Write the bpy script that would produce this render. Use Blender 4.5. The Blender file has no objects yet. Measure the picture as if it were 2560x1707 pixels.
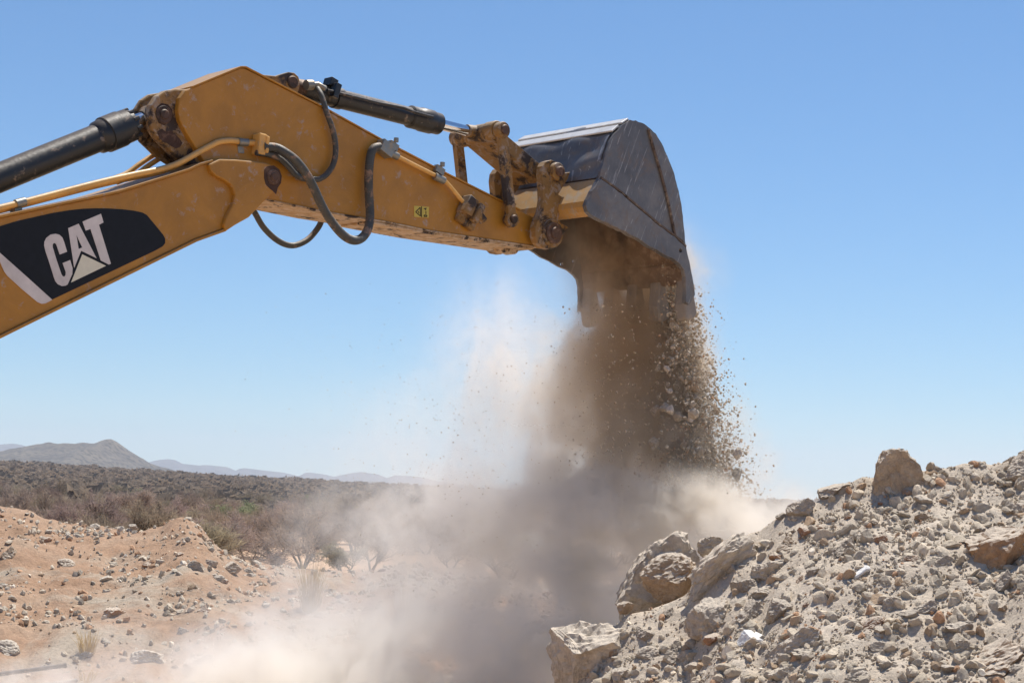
import bpy, bmesh, math, random
import numpy as np
from mathutils import Vector, Matrix, noise, geometry

random.seed(7); rng = np.random.default_rng(7)
S = bpy.context.scene
COL = S.collection
R = math.radians

# ------------------------------------------------------------------ camera
FPX = 4700.0; W0, H0 = 2560.0, 1707.0
EYE = Vector((0, 0, 3.0))
PITCH = math.atan((1235 - H0 / 2) / FPX); ROLL = R(1.5)
cam = bpy.data.cameras.new('camera'); camo = bpy.data.objects.new('camera', cam); COL.objects.link(camo)
cam.sensor_width = 36; cam.lens = FPX / W0 * 36; cam.clip_start = 0.1; cam.clip_end = 80000
CROT = (Matrix.Rotation(math.pi / 2 + PITCH, 4, 'X') @ Matrix.Rotation(ROLL, 4, 'Z')).to_3x3()
camo.location = EYE; camo.rotation_euler = CROT.to_euler()
S.camera = camo

# ------------------------------------------------------------------ light
SUN_EL, SUN_AZ = R(69), R(32)          # azimuth from +Y towards +X
SDIR = Vector((math.sin(SUN_AZ) * math.cos(SUN_EL), math.cos(SUN_AZ) * math.cos(SUN_EL), math.sin(SUN_EL)))
world = bpy.data.worlds.new('World'); S.world = world; world.use_nodes = True
wn = world.node_tree.nodes; wl = world.node_tree.links
sky = wn.new('ShaderNodeTexSky'); sky.sky_type = 'NISHITA'; sky.sun_disc = False
sky.sun_elevation = SUN_EL; sky.sun_rotation = SUN_AZ; sky.altitude = 4000; sky.air_density = 1.5; sky.dust_density = 0.0; sky.ozone_density = 10
wn['Background'].inputs['Strength'].default_value = 0.087
tn = wn.new('ShaderNodeVectorMath'); tn.operation = 'MULTIPLY'; tn.inputs[1].default_value = (0.88, 1.03, 1.03)   # a slightly more cyan air
wl.new(sky.outputs[0], tn.inputs[0]); wl.new(tn.outputs[0], wn['Background'].inputs['Color'])
sl = bpy.data.lights.new('sun', 'SUN'); sl.energy = 5.0; sl.angle = R(0.53); sl.color = (1.0, 0.955, 0.88)
so = bpy.data.objects.new('sun', sl); COL.objects.link(so)
so.rotation_euler = SDIR.to_track_quat('Z', 'Y').to_euler()
S.view_settings.view_transform = 'Standard'; S.view_settings.look = 'None'
S.view_settings.gamma = 1; S.view_settings.use_curve_mapping = False
S.view_settings.exposure = 0.45
cy = S.cycles
cy.use_denoising = True; cy.max_bounces = 12; cy.diffuse_bounces = 4; cy.glossy_bounces = 3
cy.volume_bounces = 8; cy.transparent_max_bounces = 8; cy.volume_step_rate = 1.0; cy.volume_max_steps = 256
cy.sample_clamp_indirect = 6

# ------------------------------------------------------------------ pixel <-> world helpers
def ray(x, y):
    return CROT @ Vector(((x - W0 / 2) / FPX, -(y - H0 / 2) / FPX, -1.0))
def at(x, y, Y):
    d = ray(x, y); return EYE + d * (Y / d.y)
AX = Vector((-0.69, 0.724, 0)).normalized()        # machine's pin axis, towards its far side
UX = Vector((AX.y, -AX.x, 0))                      # along the stick, to the right and away
O0 = at(1318, 596, 16.0)
def loc(p, w):
    d = ray(*p); t = ((O0 - EYE).dot(AX) + w) / d.dot(AX); q = EYE + d * t - O0
    return (q.dot(UX), q.z)
def L3(p, w):
    u, z = loc(p, w); return Vector((u, w, z + O0.z))
def rp(p, w, r):                                    # a radius in photo pixels -> metres at that point
    d = ray(*p); t = ((O0 - EYE).dot(AX) + w) / d.dot(AX)
    return r * t / FPX
zA = lambda x, y: (x / 2.178, 130 + y / 2.178)
zB = lambda x, y: (600 + x / 2.851, 150 + y / 2.851)
zC = lambda x, y: (1100 + x / 2.613, 260 + y / 2.613)
zD = lambda x, y: (x / 4.6125, 480 + y / 4.6125)
zF = lambda x, y: (1100 + x / 4.126, 280 + y / 4.126)

# ------------------------------------------------------------------ materials
def new_mat(name):
    m = bpy.data.materials.new(name); m.use_nodes = True
    nt = m.node_tree; return m, nt, nt.nodes['Principled BSDF']
def nd(nt, typ, **kw):
    n = nt.nodes.new(typ)
    for k, v in kw.items():
        if k in n.inputs.keys(): n.inputs[k].default_value = v
        else: setattr(n, k, v)
    return n
def ramp(nt, fac, stops, interp='LINEAR'):
    n = nt.nodes.new('ShaderNodeValToRGB'); n.color_ramp.interpolation = interp
    cr = n.color_ramp
    while len(cr.elements) < len(stops): cr.elements.new(0.5)
    for e, (p, c) in zip(cr.elements, stops):
        e.position = p; e.color = (*c, 1) if len(c) == 3 else c
    nt.links.new(fac, n.inputs['Fac']); return n
def g(v): return (v, v, v)
def noise_n(nt, vec, scale, detail=6, rough=0.6, dist=0.0):
    n = nd(nt, 'ShaderNodeTexNoise', Scale=scale, Detail=detail, Roughness=rough, Distortion=dist)
    if vec is not None: nt.links.new(vec, n.inputs['Vector'])
    return n
def mixc(nt, fac, a, b, typ='MIX'):
    n = nt.nodes.new('ShaderNodeMix'); n.data_type = 'RGBA'; n.blend_type = typ
    for sock, v in ((n.inputs[0], fac), (n.inputs[6], a), (n.inputs[7], b)):
        if hasattr(v, 'links'): nt.links.new(v, sock)
        else: sock.default_value = (*v, 1) if isinstance(v, tuple) else v
    return n.outputs[2]
def bump(nt, h, strength, dist, bsdf):
    b = nd(nt, 'ShaderNodeBump', Strength=strength, Distance=dist)
    nt.links.new(h, b.inputs['Height']); nt.links.new(b.outputs[0], bsdf.inputs['Normal'])
def coords(nt, scale=None, kind='Object'):
    tc = nt.nodes.new('ShaderNodeTexCoord'); o = tc.outputs[kind]
    if scale:
        mp = nd(nt, 'ShaderNodeMapping'); mp.inputs['Scale'].default_value = scale
        nt.links.new(o, mp.inputs['Vector']); o = mp.outputs[0]
    return o

def machine_mat(name, base, mud, mud_amt, rough=0.5, metallic=0.0, dark=(0.03, 0.018, 0.012), dark_amt=0.3, dusty=0.55, seed=0.0):
    """paint or steel with dried mud patches, grime and dust lying on its upward faces"""
    m, nt, b = new_mat(name); L = nt.links
    co = coords(nt)
    n1 = noise_n(nt, co, 3.1 + seed, 8, 0.65, 0.6); n2 = noise_n(nt, co, 11 + seed, 8, 0.7, 0.4); n3 = noise_n(nt, co, 45, 4, 0.6)
    tone = ramp(nt, n1.outputs[0], [(0.3, tuple(c * 0.78 for c in base)), (0.7, tuple(min(1, c * 1.15) for c in base))])
    f1 = ramp(nt, n2.outputs[0], [(0.62 - mud_amt * 0.25, g(0)), (0.70 - mud_amt * 0.2, g(1))])
    c = mixc(nt, f1.outputs[0], tone.outputs[0], mud)
    nv = noise_n(nt, co, 4.3 + seed, 9, 0.72, 0.3)
    f2 = ramp(nt, nv.outputs[0], [(0.36 * dark_amt + 0.22, g(1)), (0.36 * dark_amt + 0.28, g(0))])
    c = mixc(nt, f2.outputs[0], c, dark)
    geo = nt.nodes.new('ShaderNodeNewGeometry'); sep = nt.nodes.new('ShaderNodeSeparateXYZ'); L.new(geo.outputs['Normal'], sep.inputs[0])
    add = nd(nt, 'ShaderNodeMath', operation='MULTIPLY_ADD'); L.new(n2.outputs[0], add.inputs[0]); add.inputs[1].default_value = 0.5; L.new(sep.outputs[2], add.inputs[2])
    f3 = ramp(nt, add.outputs[0], [(0.55, g(0)), (1.0, g(dusty))])
    c = mixc(nt, f3.outputs[0], c, (0.40, 0.30, 0.20))
    L.new(c, b.inputs['Base Color'])
    b.inputs['Metallic'].default_value = metallic
    rr = ramp(nt, n3.outputs[0], [(0.3, g(rough - 0.08)), (0.7, g(rough + 0.15))]); L.new(rr.outputs[0], b.inputs['Roughness'])
    bump(nt, n2.outputs[0], 0.35, 0.006, b)
    return m
M = {}
YEL = (0.41, 0.188, 0.017)
M['paint'] = machine_mat('yellow_paint', YEL, (0.37, 0.26, 0.18), 0.16, dark_amt=0.10, rough=0.44)
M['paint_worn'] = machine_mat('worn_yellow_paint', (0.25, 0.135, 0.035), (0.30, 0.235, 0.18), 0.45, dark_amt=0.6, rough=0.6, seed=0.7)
M['paint_lit'] = machine_mat('sunlit_beam_paint', (0.50, 0.27, 0.07), (0.40, 0.31, 0.21), 0.45, dark_amt=0.25, rough=0.6, seed=0.3, dusty=0.7)  # brighter copy of the paint: sunlight on the beam put into its colour
M['tube'] = machine_mat('tube_paint', (0.68, 0.38, 0.10), (0.40, 0.28, 0.17), 0.15, dark_amt=0.1, rough=0.4, seed=1.3)
M['pin'] = machine_mat('greasy_pin_metal', (0.10, 0.055, 0.035), (0.22, 0.13, 0.09), 0.4, dark_amt=0.6, rough=0.6, metallic=0.2, dusty=0.3)
M['black'] = machine_mat('black_cylinder_paint', (0.016, 0.017, 0.018), (0.20, 0.15, 0.11), 0.18, dark_amt=0.1, rough=0.36, dusty=0.22, seed=0.4)
M['hose'] = machine_mat('hose_rubber', (0.055, 0.056, 0.050), (0.26, 0.16, 0.10), 0.32, dark_amt=0.2, rough=0.55, dusty=0.25, seed=1.9)
M['under'] = machine_mat('pale_underside', (0.42, 0.27, 0.13), (0.50, 0.38, 0.26), 0.75, dark_amt=0.5, rough=0.7, seed=2.2)  # paler tan and patchier than the stick's sides
M['weld'] = machine_mat('rusty_weld', (0.12, 0.085, 0.065), (0.24, 0.18, 0.13), 0.4, dark_amt=0.5, rough=0.8)
M['tooth'] = machine_mat('dusty_tooth_steel', (0.24, 0.21, 0.18), (0.30, 0.24, 0.18), 0.4, dark_amt=0.2, rough=0.6)
M['dark_blotch'] = machine_mat('dark_brown_patch', (0.055, 0.025, 0.014), (0.12, 0.065, 0.04), 0.3, dark_amt=0.5, rough=0.75, dusty=0.1)  # dark brown, for the irregular patches at the pins
M['inside'] = machine_mat('bucket_inside_dirt', (0.15, 0.10, 0.065), (0.25, 0.185, 0.13), 0.5, dark_amt=0.5, rough=0.85)
M['zinc'] = machine_mat('zinc_fitting', (0.25, 0.25, 0.225), (0.36, 0.27, 0.17), 0.4, dark_amt=0.15, rough=0.4, metallic=0.6, dusty=0.3)
def steel_mat():
    m, nt, b = new_mat('bucket_steel'); L = nt.links
    co = coords(nt)
    st = coords(nt, (14, 3, 1.4)); sc = noise_n(nt, st, 3.0, 9, 0.72, 0.5)
    vz = nd(nt, 'ShaderNodeTexNoise', Scale=2.2, Detail=8, Roughness=0.7); L.new(co, vz.inputs['Vector'])
    c = ramp(nt, vz.outputs[0], [(0.3, (0.08, 0.08, 0.085)), (0.5, (0.13, 0.127, 0.128)), (0.7, (0.22, 0.195, 0.17))]).outputs[0]
    f = ramp(nt, sc.outputs[0], [(0.56, g(0)), (0.72, g(0.4))])
    c = mixc(nt, f.outputs[0], c, (0.26, 0.25, 0.25))
    ws = coords(nt); _m = nd(nt, 'ShaderNodeMapping'); _m.inputs['Rotation'].default_value = (0, R(-24), 0); L.new(ws, _m.inputs[0]); _k = nd(nt, 'ShaderNodeVectorMath', operation='MULTIPLY'); L.new(_m.outputs[0], _k.inputs[0]); _k.inputs[1].default_value = (20, 8, 1.3); ws = _k.outputs[0]; w2 = noise_n(nt, ws, 2.4, 5, 0.6, 0.6)
    f4 = ramp(nt, w2.outputs[0], [(0.61, g(0)), (0.66, g(0.55))])
    c = mixc(nt, f4.outputs[0], c, (0.5, 0.48, 0.47))
    r2 = noise_n(nt, co, 5.0, 9, 0.75, 0.7); f3 = ramp(nt, r2.outputs[0], [(0.50, g(0)), (0.62, g(0.7))])
    c = mixc(nt, f3.outputs[0], c, (0.17, 0.12, 0.085))
    L.new(c, b.inputs['Base Color']); b.inputs['Metallic'].default_value = 0.25
    b.inputs['Roughness'].default_value = 0.42
    bump(nt, sc.outputs[0], 0.3, 0.005, b); return m
M['steel'] = steel_mat()
def simple(name, col, rough=0.5, metallic=0.0, var=0.15, scale=20):
    m, nt, b = new_mat(name); n = noise_n(nt, coords(nt), scale, 6, 0.65)
    c = ramp(nt, n.outputs[0], [(0.3, tuple(x * (1 - var) for x in col)), (0.7, tuple(min(1, x * (1 + var)) for x in col))])
    nt.links.new(c.outputs[0], b.inputs['Base Color']); b.inputs['Roughness'].default_value = rough; b.inputs['Metallic'].default_value = metallic
    return m
M['chrome'] = simple('chrome', (0.75, 0.75, 0.76), 0.12, 1.0, 0.03)
M['polished'] = simple('polished_wear_steel', (0.62, 0.60, 0.57), 0.42, 0.35, 0.12, 9)
M['decal_black'] = simple('decal_black', (0.006, 0.007, 0.010), 0.45, 0, 0.3); M['decal_black'].node_tree.nodes['Principled BSDF'].inputs['Specular IOR Level'].default_value = 0.25
_nt = M['decal_black'].node_tree; _b = _nt.nodes['Principled BSDF']; _old = _b.inputs['Base Color'].links[0].from_socket
_n = noise_n(_nt, coords(_nt, (2.2, 1, 9)), 7, 9, 0.75, 1.5); _f = ramp(_nt, _n.outputs[0], [(0.66, g(0)), (0.72, g(0.5))])
_nt.links.new(mixc(_nt, _f.outputs[0], _old, (0.16, 0.13, 0.11)), _b.inputs['Base Color'])
M['decal_white'] = simple('decal_white', (0.60, 0.56, 0.53), 0.5, 0, 0.16, 6)
M['decal_yellow'] = simple('decal_yellow', (0.70, 0.68, 0.53), 0.5, 0, 0.1, 8)
M['warning_yellow'] = simple('warning_yellow', (0.55, 0.42, 0.06), 0.45, 0, 0.08)

def earth_mat(name, cols, patch, patch_amt, scale, bs=1.0, sunlit_dust=None, rough=0.95, vcol=False, objrand=False, fine=60, bstr=0.9, bdist=0.02):
    m, nt, b = new_mat(name); L = nt.links
    co = coords(nt, None, 'Object')
    n1 = noise_n(nt, co, scale, 9, 0.68, 0.3); n2 = noise_n(nt, co, fine, 6, 0.75)
    c = ramp(nt, n1.outputs[0], [(0.3, cols[0]), (0.5, cols[1]), (0.7, cols[2])]).outputs[0]
    if patch is not None:
        n3 = noise_n(nt, co, scale * 0.35, 7, 0.7, 0.8)
        f = ramp(nt, n3.outputs[0], [(0.60 - patch_amt * 0.2, g(0)), (0.68 - patch_amt * 0.15, g(1))]); c = mixc(nt, f.outputs[0], c, patch)
    if vcol:
        at_ = nt.nodes.new('ShaderNodeAttribute'); at_.attribute_name = 'tint'
        c = mixc(nt, 1.0, c, at_.outputs['Color'], 'MULTIPLY')
    if objrand:
        oi = nt.nodes.new('ShaderNodeObjectInfo')
        c = mixc(nt, 1.0, c, oi.outputs['Color'], 'MULTIPLY')
    sp = ramp(nt, n2.outputs[0], [(0.3, g(0.72)), (0.7, g(1.18))]); c = mixc(nt, 1.0, c, sp.outputs[0], 'MULTIPLY')
    if sunlit_dust:  # upward faces paler: sunlight on the tops put into the colour, along with dust
        geo = nt.nodes.new('ShaderNodeNewGeometry'); sep = nt.nodes.new('ShaderNodeSeparateXYZ'); L.new(geo.outputs['Normal'], sep.inputs[0])
        ad = nd(nt, 'ShaderNodeMath', operation='MULTIPLY_ADD'); L.new(n1.outputs[0], ad.inputs[0]); ad.inputs[1].default_value = 0.6; L.new(sep.outputs[2], ad.inputs[2])
        c = mixc(nt, ramp(nt, ad.outputs[0], [(0.70, g(0)), (0.98, g(0.85))]).outputs[0], c, sunlit_dust)
    L.new(c, b.inputs['Base Color']); b.inputs['Roughness'].default_value = rough
    b.inputs['Specular IOR Level'].default_value = 0.25
    bump(nt, n2.outputs[0], bstr, bdist, b)
    return m
M['rubble'] = earth_mat('rubble_soil', [(0.49, 0.405, 0.315), (0.57, 0.48, 0.38), (0.64, 0.55, 0.45)], (0.54, 0.47, 0.38), 0.2, 2.0, fine=38)
M['rock'] = earth_mat('broken_rock', [(0.38, 0.31, 0.24), (0.50, 0.42, 0.33), (0.62, 0.54, 0.44)], (0.33, 0.27, 0.21), 0.15, 2.4, objrand=True, fine=13, bstr=0.7, bdist=0.025, sunlit_dust=(0.62, 0.535, 0.435))
M['chip'] = earth_mat('rock_chip', [(0.45, 0.375, 0.285), (0.55, 0.465, 0.36), (0.63, 0.54, 0.43)], None, 0, 2.5, vcol=True, fine=40)
M['redsoil'] = earth_mat('red_mound_soil', [(0.31, 0.185, 0.11), (0.38, 0.245, 0.16), (0.42, 0.30, 0.21)], (0.42, 0.345, 0.265), 0.6, 0.9, fine=16, bdist=0.04)
M['plain'] = earth_mat('sandy_plain', [(0.40, 0.25, 0.15), (0.50, 0.33, 0.21), (0.55, 0.39, 0.26)], (0.25, 0.18, 0.12), 0.25, 0.12, fine=3, bdist=0.05)
def foliage(name, a, b_, c_):
    m, nt, b = new_mat(name); oi = nt.nodes.new('ShaderNodeObjectInfo'); n = noise_n(nt, coords(nt), 1.3, 5, 0.7)
    c = ramp(nt, n.outputs[0], [(0.3, a), (0.5, b_), (0.7, c_)]).outputs[0]
    c = mixc(nt, 1.0, c, oi.outputs['Color'], 'MULTIPLY')
    nt.links.new(c, b.inputs['Base Color']); b.inputs['Roughness'].default_value = 0.9; b.inputs['Specular IOR Level'].default_value = 0.1
    tr = nt.nodes.new('ShaderNodeBsdfTranslucent'); nt.links.new(c, tr.inputs['Color']); mx = nd(nt, 'ShaderNodeMixShader'); mx.inputs[0].default_value = 0.4
    nt.links.new(b.outputs[0], mx.inputs[1]); nt.links.new(tr.outputs[0], mx.inputs[2]); nt.links.new(mx.outputs[0], nt.nodes['Material Output'].inputs['Surface'])
    return m
M['twig'] = foliage('dry_twigs', (0.25, 0.20, 0.155), (0.34, 0.275, 0.215), (0.43, 0.36, 0.285))
M['bark'] = foliage('grey_bark', (0.11, 0.08, 0.06), (0.17, 0.13, 0.10), (0.22, 0.17, 0.13))
M['scrub'] = foliage('far_scrub', (0.20, 0.155, 0.12), (0.25, 0.197, 0.152), (0.30, 0.24, 0.185))
M['straw'] = foliage('dry_grass', (0.40, 0.27, 0.12), (0.50, 0.36, 0.17), (0.58, 0.44, 0.23))
def hill_mat(name, a, b_, sc):
    m, nt, b = new_mat(name); co = coords(nt)
    n = noise_n(nt, co, sc, 8, 0.8); v = nd(nt, 'ShaderNodeTexVoronoi', Scale=sc * 7.0); nt.links.new(co, v.inputs['Vector'])
    c = ramp(nt, n.outputs[0], [(0.4, a), (0.6, b_)]).outputs[0]
    f = ramp(nt, v.outputs['Distance'], [(0.30, g(1)), (0.50, g(0))]); c = mixc(nt, f.outputs[0], c, tuple(x * 0.25 for x in a))
    nt.links.new(c, b.inputs['Base Color']); b.inputs['Roughness'].default_value = 1.0; return m
M['hill'] = hill_mat('hill_rock', (0.065, 0.053, 0.042), (0.14, 0.115, 0.083), 0.016)
M['mountain'] = hill_mat('mountain_rock', (0.05, 0.05, 0.055), (0.07, 0.07, 0.072), 0.002)

# ------------------------------------------------------------------ mesh helpers
class MB:
    def __init__(s): s.v = []; s.f = []; s.sm = []
    def add(s, vs, fs, smooth=False):
        o = len(s.v); s.v += [tuple(p) for p in vs]; s.f += [tuple(i + o for i in f) for f in fs]; s.sm += [smooth] * len(fs); return s
    def poly(s, uz, w0, w1, holes=()):
        """a (u,z) outline extruded along the pin axis from w0 to w1"""
        loops = [uz] + list(holes); pts = [p for l in loops for p in l]
        n = len(pts); vs = [(p[0], w0, p[1] + O0.z) for p in pts] + [(p[0], w1, p[1] + O0.z) for p in pts]
        fs = []
        if holes:
            for t in geometry.tessellate_polygon([[Vector((p[0], p[1], 0)) for p in l] for l in loops]):
                fs += [tuple(t), tuple(i + n for i in reversed(t))]
        else:
            fs += [tuple(range(n)), tuple(range(2 * n - 1, n - 1, -1))]
        o = 0
        for l in loops:
            k = len(l)
            fs += [(o + i, o + i + n, o + (i + 1) % k + n, o + (i + 1) % k) for i in range(k)]
            o += k
        return s.add(vs, fs)
    def tube(s, pts, r, seg=12, cap=True, ridge=0.0, pitch=0.012):
        pts = [Vector(p) for p in pts]
        if ridge:
            tot = 0; out = [pts[0]]
            for a, b in zip(pts, pts[1:]):
                k = max(1, int((b - a).length / (pitch / 2))); out += [a.lerp(b, (i + 1) / k) for i in range(k)]
            pts = out
        rs = r if isinstance(r, (list, tuple)) else [r] * len(pts)
        if ridge: rs = [rr * (1 + (ridge if i % 2 else 0)) for i, rr in enumerate(rs * len(pts) if len(rs) < len(pts) else rs)]
        vs = []; up = None
        for i, p in enumerate(pts):
            t = (pts[min(i + 1, len(pts) - 1)] - pts[max(i - 1, 0)]).normalized()
            if up is None:
                up = t.orthogonal().normalized()
            up = (up - t * up.dot(t)); up = up.normalized() if up.length > 1e-6 else t.orthogonal().normalized()
            sd = t.cross(up)
            vs += [p + (up * math.cos(a) + sd * math.sin(a)) * rs[i] for a in (2 * math.pi * k / seg for k in range(seg))]
        fs = [(i * seg + k, i * seg + (k + 1) % seg, (i + 1) * seg + (k + 1) % seg, (i + 1) * seg + k) for i in range(len(pts) - 1) for k in range(seg)]
        s.add(vs, fs, True)
        if cap:
            m = len(pts) - 1
            s.add([vs[k] for k in range(seg)], [tuple(reversed(range(seg)))]); s.add([vs[m * seg + k] for k in range(seg)], [tuple(range(seg))])
        return s
    def cylw(s, c, r, w0, w1, seg=28, ch=0.008):
        """a round boss or pin along the pin axis"""
        sg = 1 if w1 > w0 else -1
        P = [(w0, r - ch), (w0 + sg * ch, r), (w1 - sg * ch, r), (w1, r - ch)]
        vs = [(c[0] + q * math.cos(a), w, c[1] + O0.z + q * math.sin(a)) for w, q in P for a in (2 * math.pi * k / seg for k in range(seg))]
        for j in range(3):
            pass
        fs = [(i * seg + k, i * seg + (k + 1) % seg, (i + 1) * seg + (k + 1) % seg, (i + 1) * seg + k) for i in range(3) for k in range(seg)]
        fs += [tuple(range(seg)), tuple(range(3 * seg, 4 * seg))]
        return s.add(vs, fs)
    def box(s, c, size, rot=0.0):
        cx, cw, cz = c; a, b, h = (q / 2 for q in size); ca, sa = math.cos(rot), math.sin(rot)
        vs = [(cx + x * ca - z * sa, cw + y, cz + x * sa + z * ca) for x in (-a, a) for y in (-b, b) for z in (-h, h)]
        return s.add(vs, [(0, 1, 3, 2), (4, 6, 7, 5), (0, 4, 5, 1), (2, 3, 7, 6), (0, 2, 6, 4), (1, 5, 7, 3)])
    def build(s, name, mat, parent=None, bevel=0.0, props=None, fixn=True):
        me = bpy.data.meshes.new(name); me.from_pydata(s.v, [], s.f)
        me.polygons.foreach_set('use_smooth', s.sm)
        if fixn:
            bm = bmesh.new(); bm.from_mesh(me); bmesh.ops.recalc_face_normals(bm, faces=bm.faces); bm.to_mesh(me); bm.free()
        if any(s.sm): me.set_sharp_from_angle(angle=R(38))
        me.materials.append(mat); o = bpy.data.objects.new(name, me); COL.objects.link(o)
        if parent: o.parent = parent
        if bevel:
            md = o.modifiers.new('bevel', 'BEVEL'); md.width = bevel; md.segments = 2; md.limit_method = 'ANGLE'; md.angle_limit = R(35)
        for k, v in (props or {}).items(): o[k] = v
        return o
def tag(o, label=None, cat=None, group=None, kind=None):
    for k, v in (('label', label), ('category', cat), ('group', group), ('kind', kind)):
        if v: o[k] = v
    return o
def empty(name, lc, rz=0):
    o = bpy.data.objects.new(name, None); COL.objects.link(o); o.location = lc; o.rotation_euler = (0, 0, rz); o.empty_display_size = 0.3; return o
def npmesh(name, V, F, mat, smooth=False, tint=None):
    me = bpy.data.meshes.new(name); V = np.asarray(V, np.float32); F = np.asarray(F, np.int32); k = F.shape[1]
    me.vertices.add(len(V)); me.vertices.foreach_set('co', V.ravel())
    me.loops.add(F.size); me.loops.foreach_set('vertex_index', F.ravel())
    me.polygons.add(len(F)); me.polygons.foreach_set('loop_start', np.arange(0, F.size, k, dtype=np.int32))
    me.polygons.foreach_set('use_smooth', np.full(len(F), smooth))
    if tint is not None:
        a = me.color_attributes.new('tint', 'FLOAT_COLOR', 'POINT'); c = np.ones((len(V), 4), np.float32); c[:, :3] = tint; a.data.foreach_set('color', c.ravel())
    me.update(calc_edges=True); me.validate(); me.materials.append(mat)
    return me
def obj(name, me, parent=None):
    o = bpy.data.objects.new(name, me); COL.objects.link(o)
    if parent: o.parent = parent
    return o
def spline(pts, n=10):
    """Catmull-Rom through 3-D points"""
    P = [Vector(p) for p in pts]; P = [2 * P[0] - P[1]] + P + [2 * P[-1] - P[-2]]; out = []
    for i in range(1, len(P) - 2):
        for k in range(n):
            t = k / n; a, b, c, d = P[i - 1:i + 3]
            out.append(0.5 * ((2 * b) + (c - a) * t + (2 * a - 5 * b + 4 * c - d) * t * t + (3 * b - a - 3 * c + d) * t ** 3))
    out.append(P[-2]); return out
def band(path, th, side=1):
    """thin closed strip following a (u,z) path"""
    P = [Vector(p) for p in path]; off = []
    for i, p in enumerate(P):
        t = (P[min(i + 1, len(P) - 1)] - P[max(i - 1, 0)]).normalized(); off.append(p + Vector((-t.y, t.x)) * th * side)
    return [tuple(p) for p in P] + [tuple(p) for p in reversed(off)]
def figure8(c1, r1, c2, r2, waist, n=12):
    c1, c2 = Vector(c1), Vector(c2); d = (c2 - c1).normalized(); q = Vector((-d.y, d.x)); out = []
    a1 = math.asin(min(1, waist / r1)); a2 = math.asin(min(1, waist / r2))
    for i in range(n + 1):
        a = a1 + (2 * math.pi - 2 * a1) * i / n; out.append(c1 + (d * math.cos(a) + q * math.sin(a)) * r1)
    for i in range(n + 1):
        a = a2 + (2 * math.pi - 2 * a2) * i / n; out.append(c2 + (-d * math.cos(a) - q * math.sin(a)) * r2)
    return [tuple(p) for p in out]
def circ(c, r, n=14): return [(c[0] + r * math.cos(2 * math.pi * k / n), c[1] + r * math.sin(2 * math.pi * k / n)) for k in range(n)]

# ------------------------------------------------------------------ terrain
def interp(pts):
    xs = [p[0] for p in pts]; ys = [p[1] for p in pts]
    return lambda x: float(np.interp(x, xs, ys))
def fb(x, y, s, o=4, z=0.0): return noise.fractal(Vector((x * s, y * s, z)), 1.0, 2.0, o)   # about -1..1
YC = 14.5
crest_px = [(1200, 2000), (1380, 1830), (1420, 1740), (1480, 1630), (1560, 1550), (1640, 1515), (1720, 1480), (1765, 1415), (1794, 1378), (1839, 1344), (1875, 1328), (1900, 1330), (1943, 1294), (1972, 1278),
            (2040, 1246), (2124, 1210), (2172, 1198), (2288, 1180), (2404, 1166), (2516, 1168), (2560, 1140), (2700, 1110), (3100, 1090), (3700, 1180)]
_cw = [at(x, y, YC) for x, y in crest_px]; pile_crest = interp([(p.x, p.z) for p in _cw])
def pile_h(X, Y, fine=True):
    c = pile_crest(X * YC / max(Y, 6) if Y < YC else X)
    z = c - (0.60 * (YC - Y) if Y < YC else 0.72 * (Y - YC))
    z += 0.07 * fb(X, Y, 0.9) + 0.03 * fb(X, Y, 3.1, 4, 5)
    if fine: z += 0.016 * fb(X, Y, 8, 5, 9)
    return max(z, -0.3)
YM = 32.0
mound_px = [(-900, 1230), (-400, 1225), (-100, 1245), (0, 1262), (70, 1270), (110, 1296), (180, 1310), (250, 1313), (330, 1330), (400, 1338), (430, 1322), (460, 1312), (490, 1322), (520, 1350), (560, 1380), (610, 1400),
            (700, 1418), (800, 1425), (900, 1430), (1000, 1408), (1050, 1408), (1150, 1440), (1400, 1460), (1800, 1470), (2600, 1470)]
_mw = [at(x, y, YM) for x, y in mound_px]; mound_crest = interp([(p.x, p.z) for p in _mw])
def _pkx(Y): return (470 + (31 - Y) * 14 - 1280) / FPX * Y
def sstep(a, b, x): t = min(1, max(0, (x - a) / (b - a))); return t * t * (3 - 2 * t)
def mound_h(X, Y, fine=True):
    c = mound_crest(X * YM / max(Y, 10) if Y < YM else X)
    k = 0.07 + 0.20 * min(1, max(0, (c - 1.5) / 1.0))
    z = c - (k * (YM - Y) if Y < YM else 0.45 * (Y - YM))
    z += (0.10 * fb(X, Y, 0.35, 3, 2) + 0.13 * fb(X, Y, 0.9, 4, 4)) * min(1, abs(Y - YM) / 2 + 0.25) + 0.03 * fb(X, Y, 3, 4, 8)
    z += 0.30 * math.exp(-((X - _pkx(Y)) / 0.85) ** 2) * sstep(24, 30.5, Y) * (1 if Y < YM else 0) * (1 - sstep(31.2, YM, Y))
    if fine: z += 0.03 * fb(X, Y, 5, 4, 1)
    return max(z, -0.2)
rise_px = [(-1500, 1050), (-300, 1135), (0, 1160), (200, 1172), (430, 1186), (600, 1197), (800, 1206), (1000, 1218), (1250, 1232), (1600, 1245), (2600, 1265), (4000, 1300)]
YR = 1300.0
_rw = [at(x, y + 7, YR) for x, y in rise_px]; rise = interp([(p.x / YR, p.z) for p in _rw])
def sstep(a, b, x): t = min(1, max(0, (x - a) / (b - a))); return t * t * (3 - 2 * t)
def plain_h(X, Y):
    r = math.hypot(X, Y)
    if Y > 0:
        z = rise(X / max(Y, 1.0)) * (sstep(250, YR, r) if r < YR else 1 - sstep(YR, 2600, r)) if Y > 200 else 0.0
    else: z = 0.0
    if r < 900: z += 0.25 * fb(X, Y, 0.03, 3)
    return z
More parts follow.
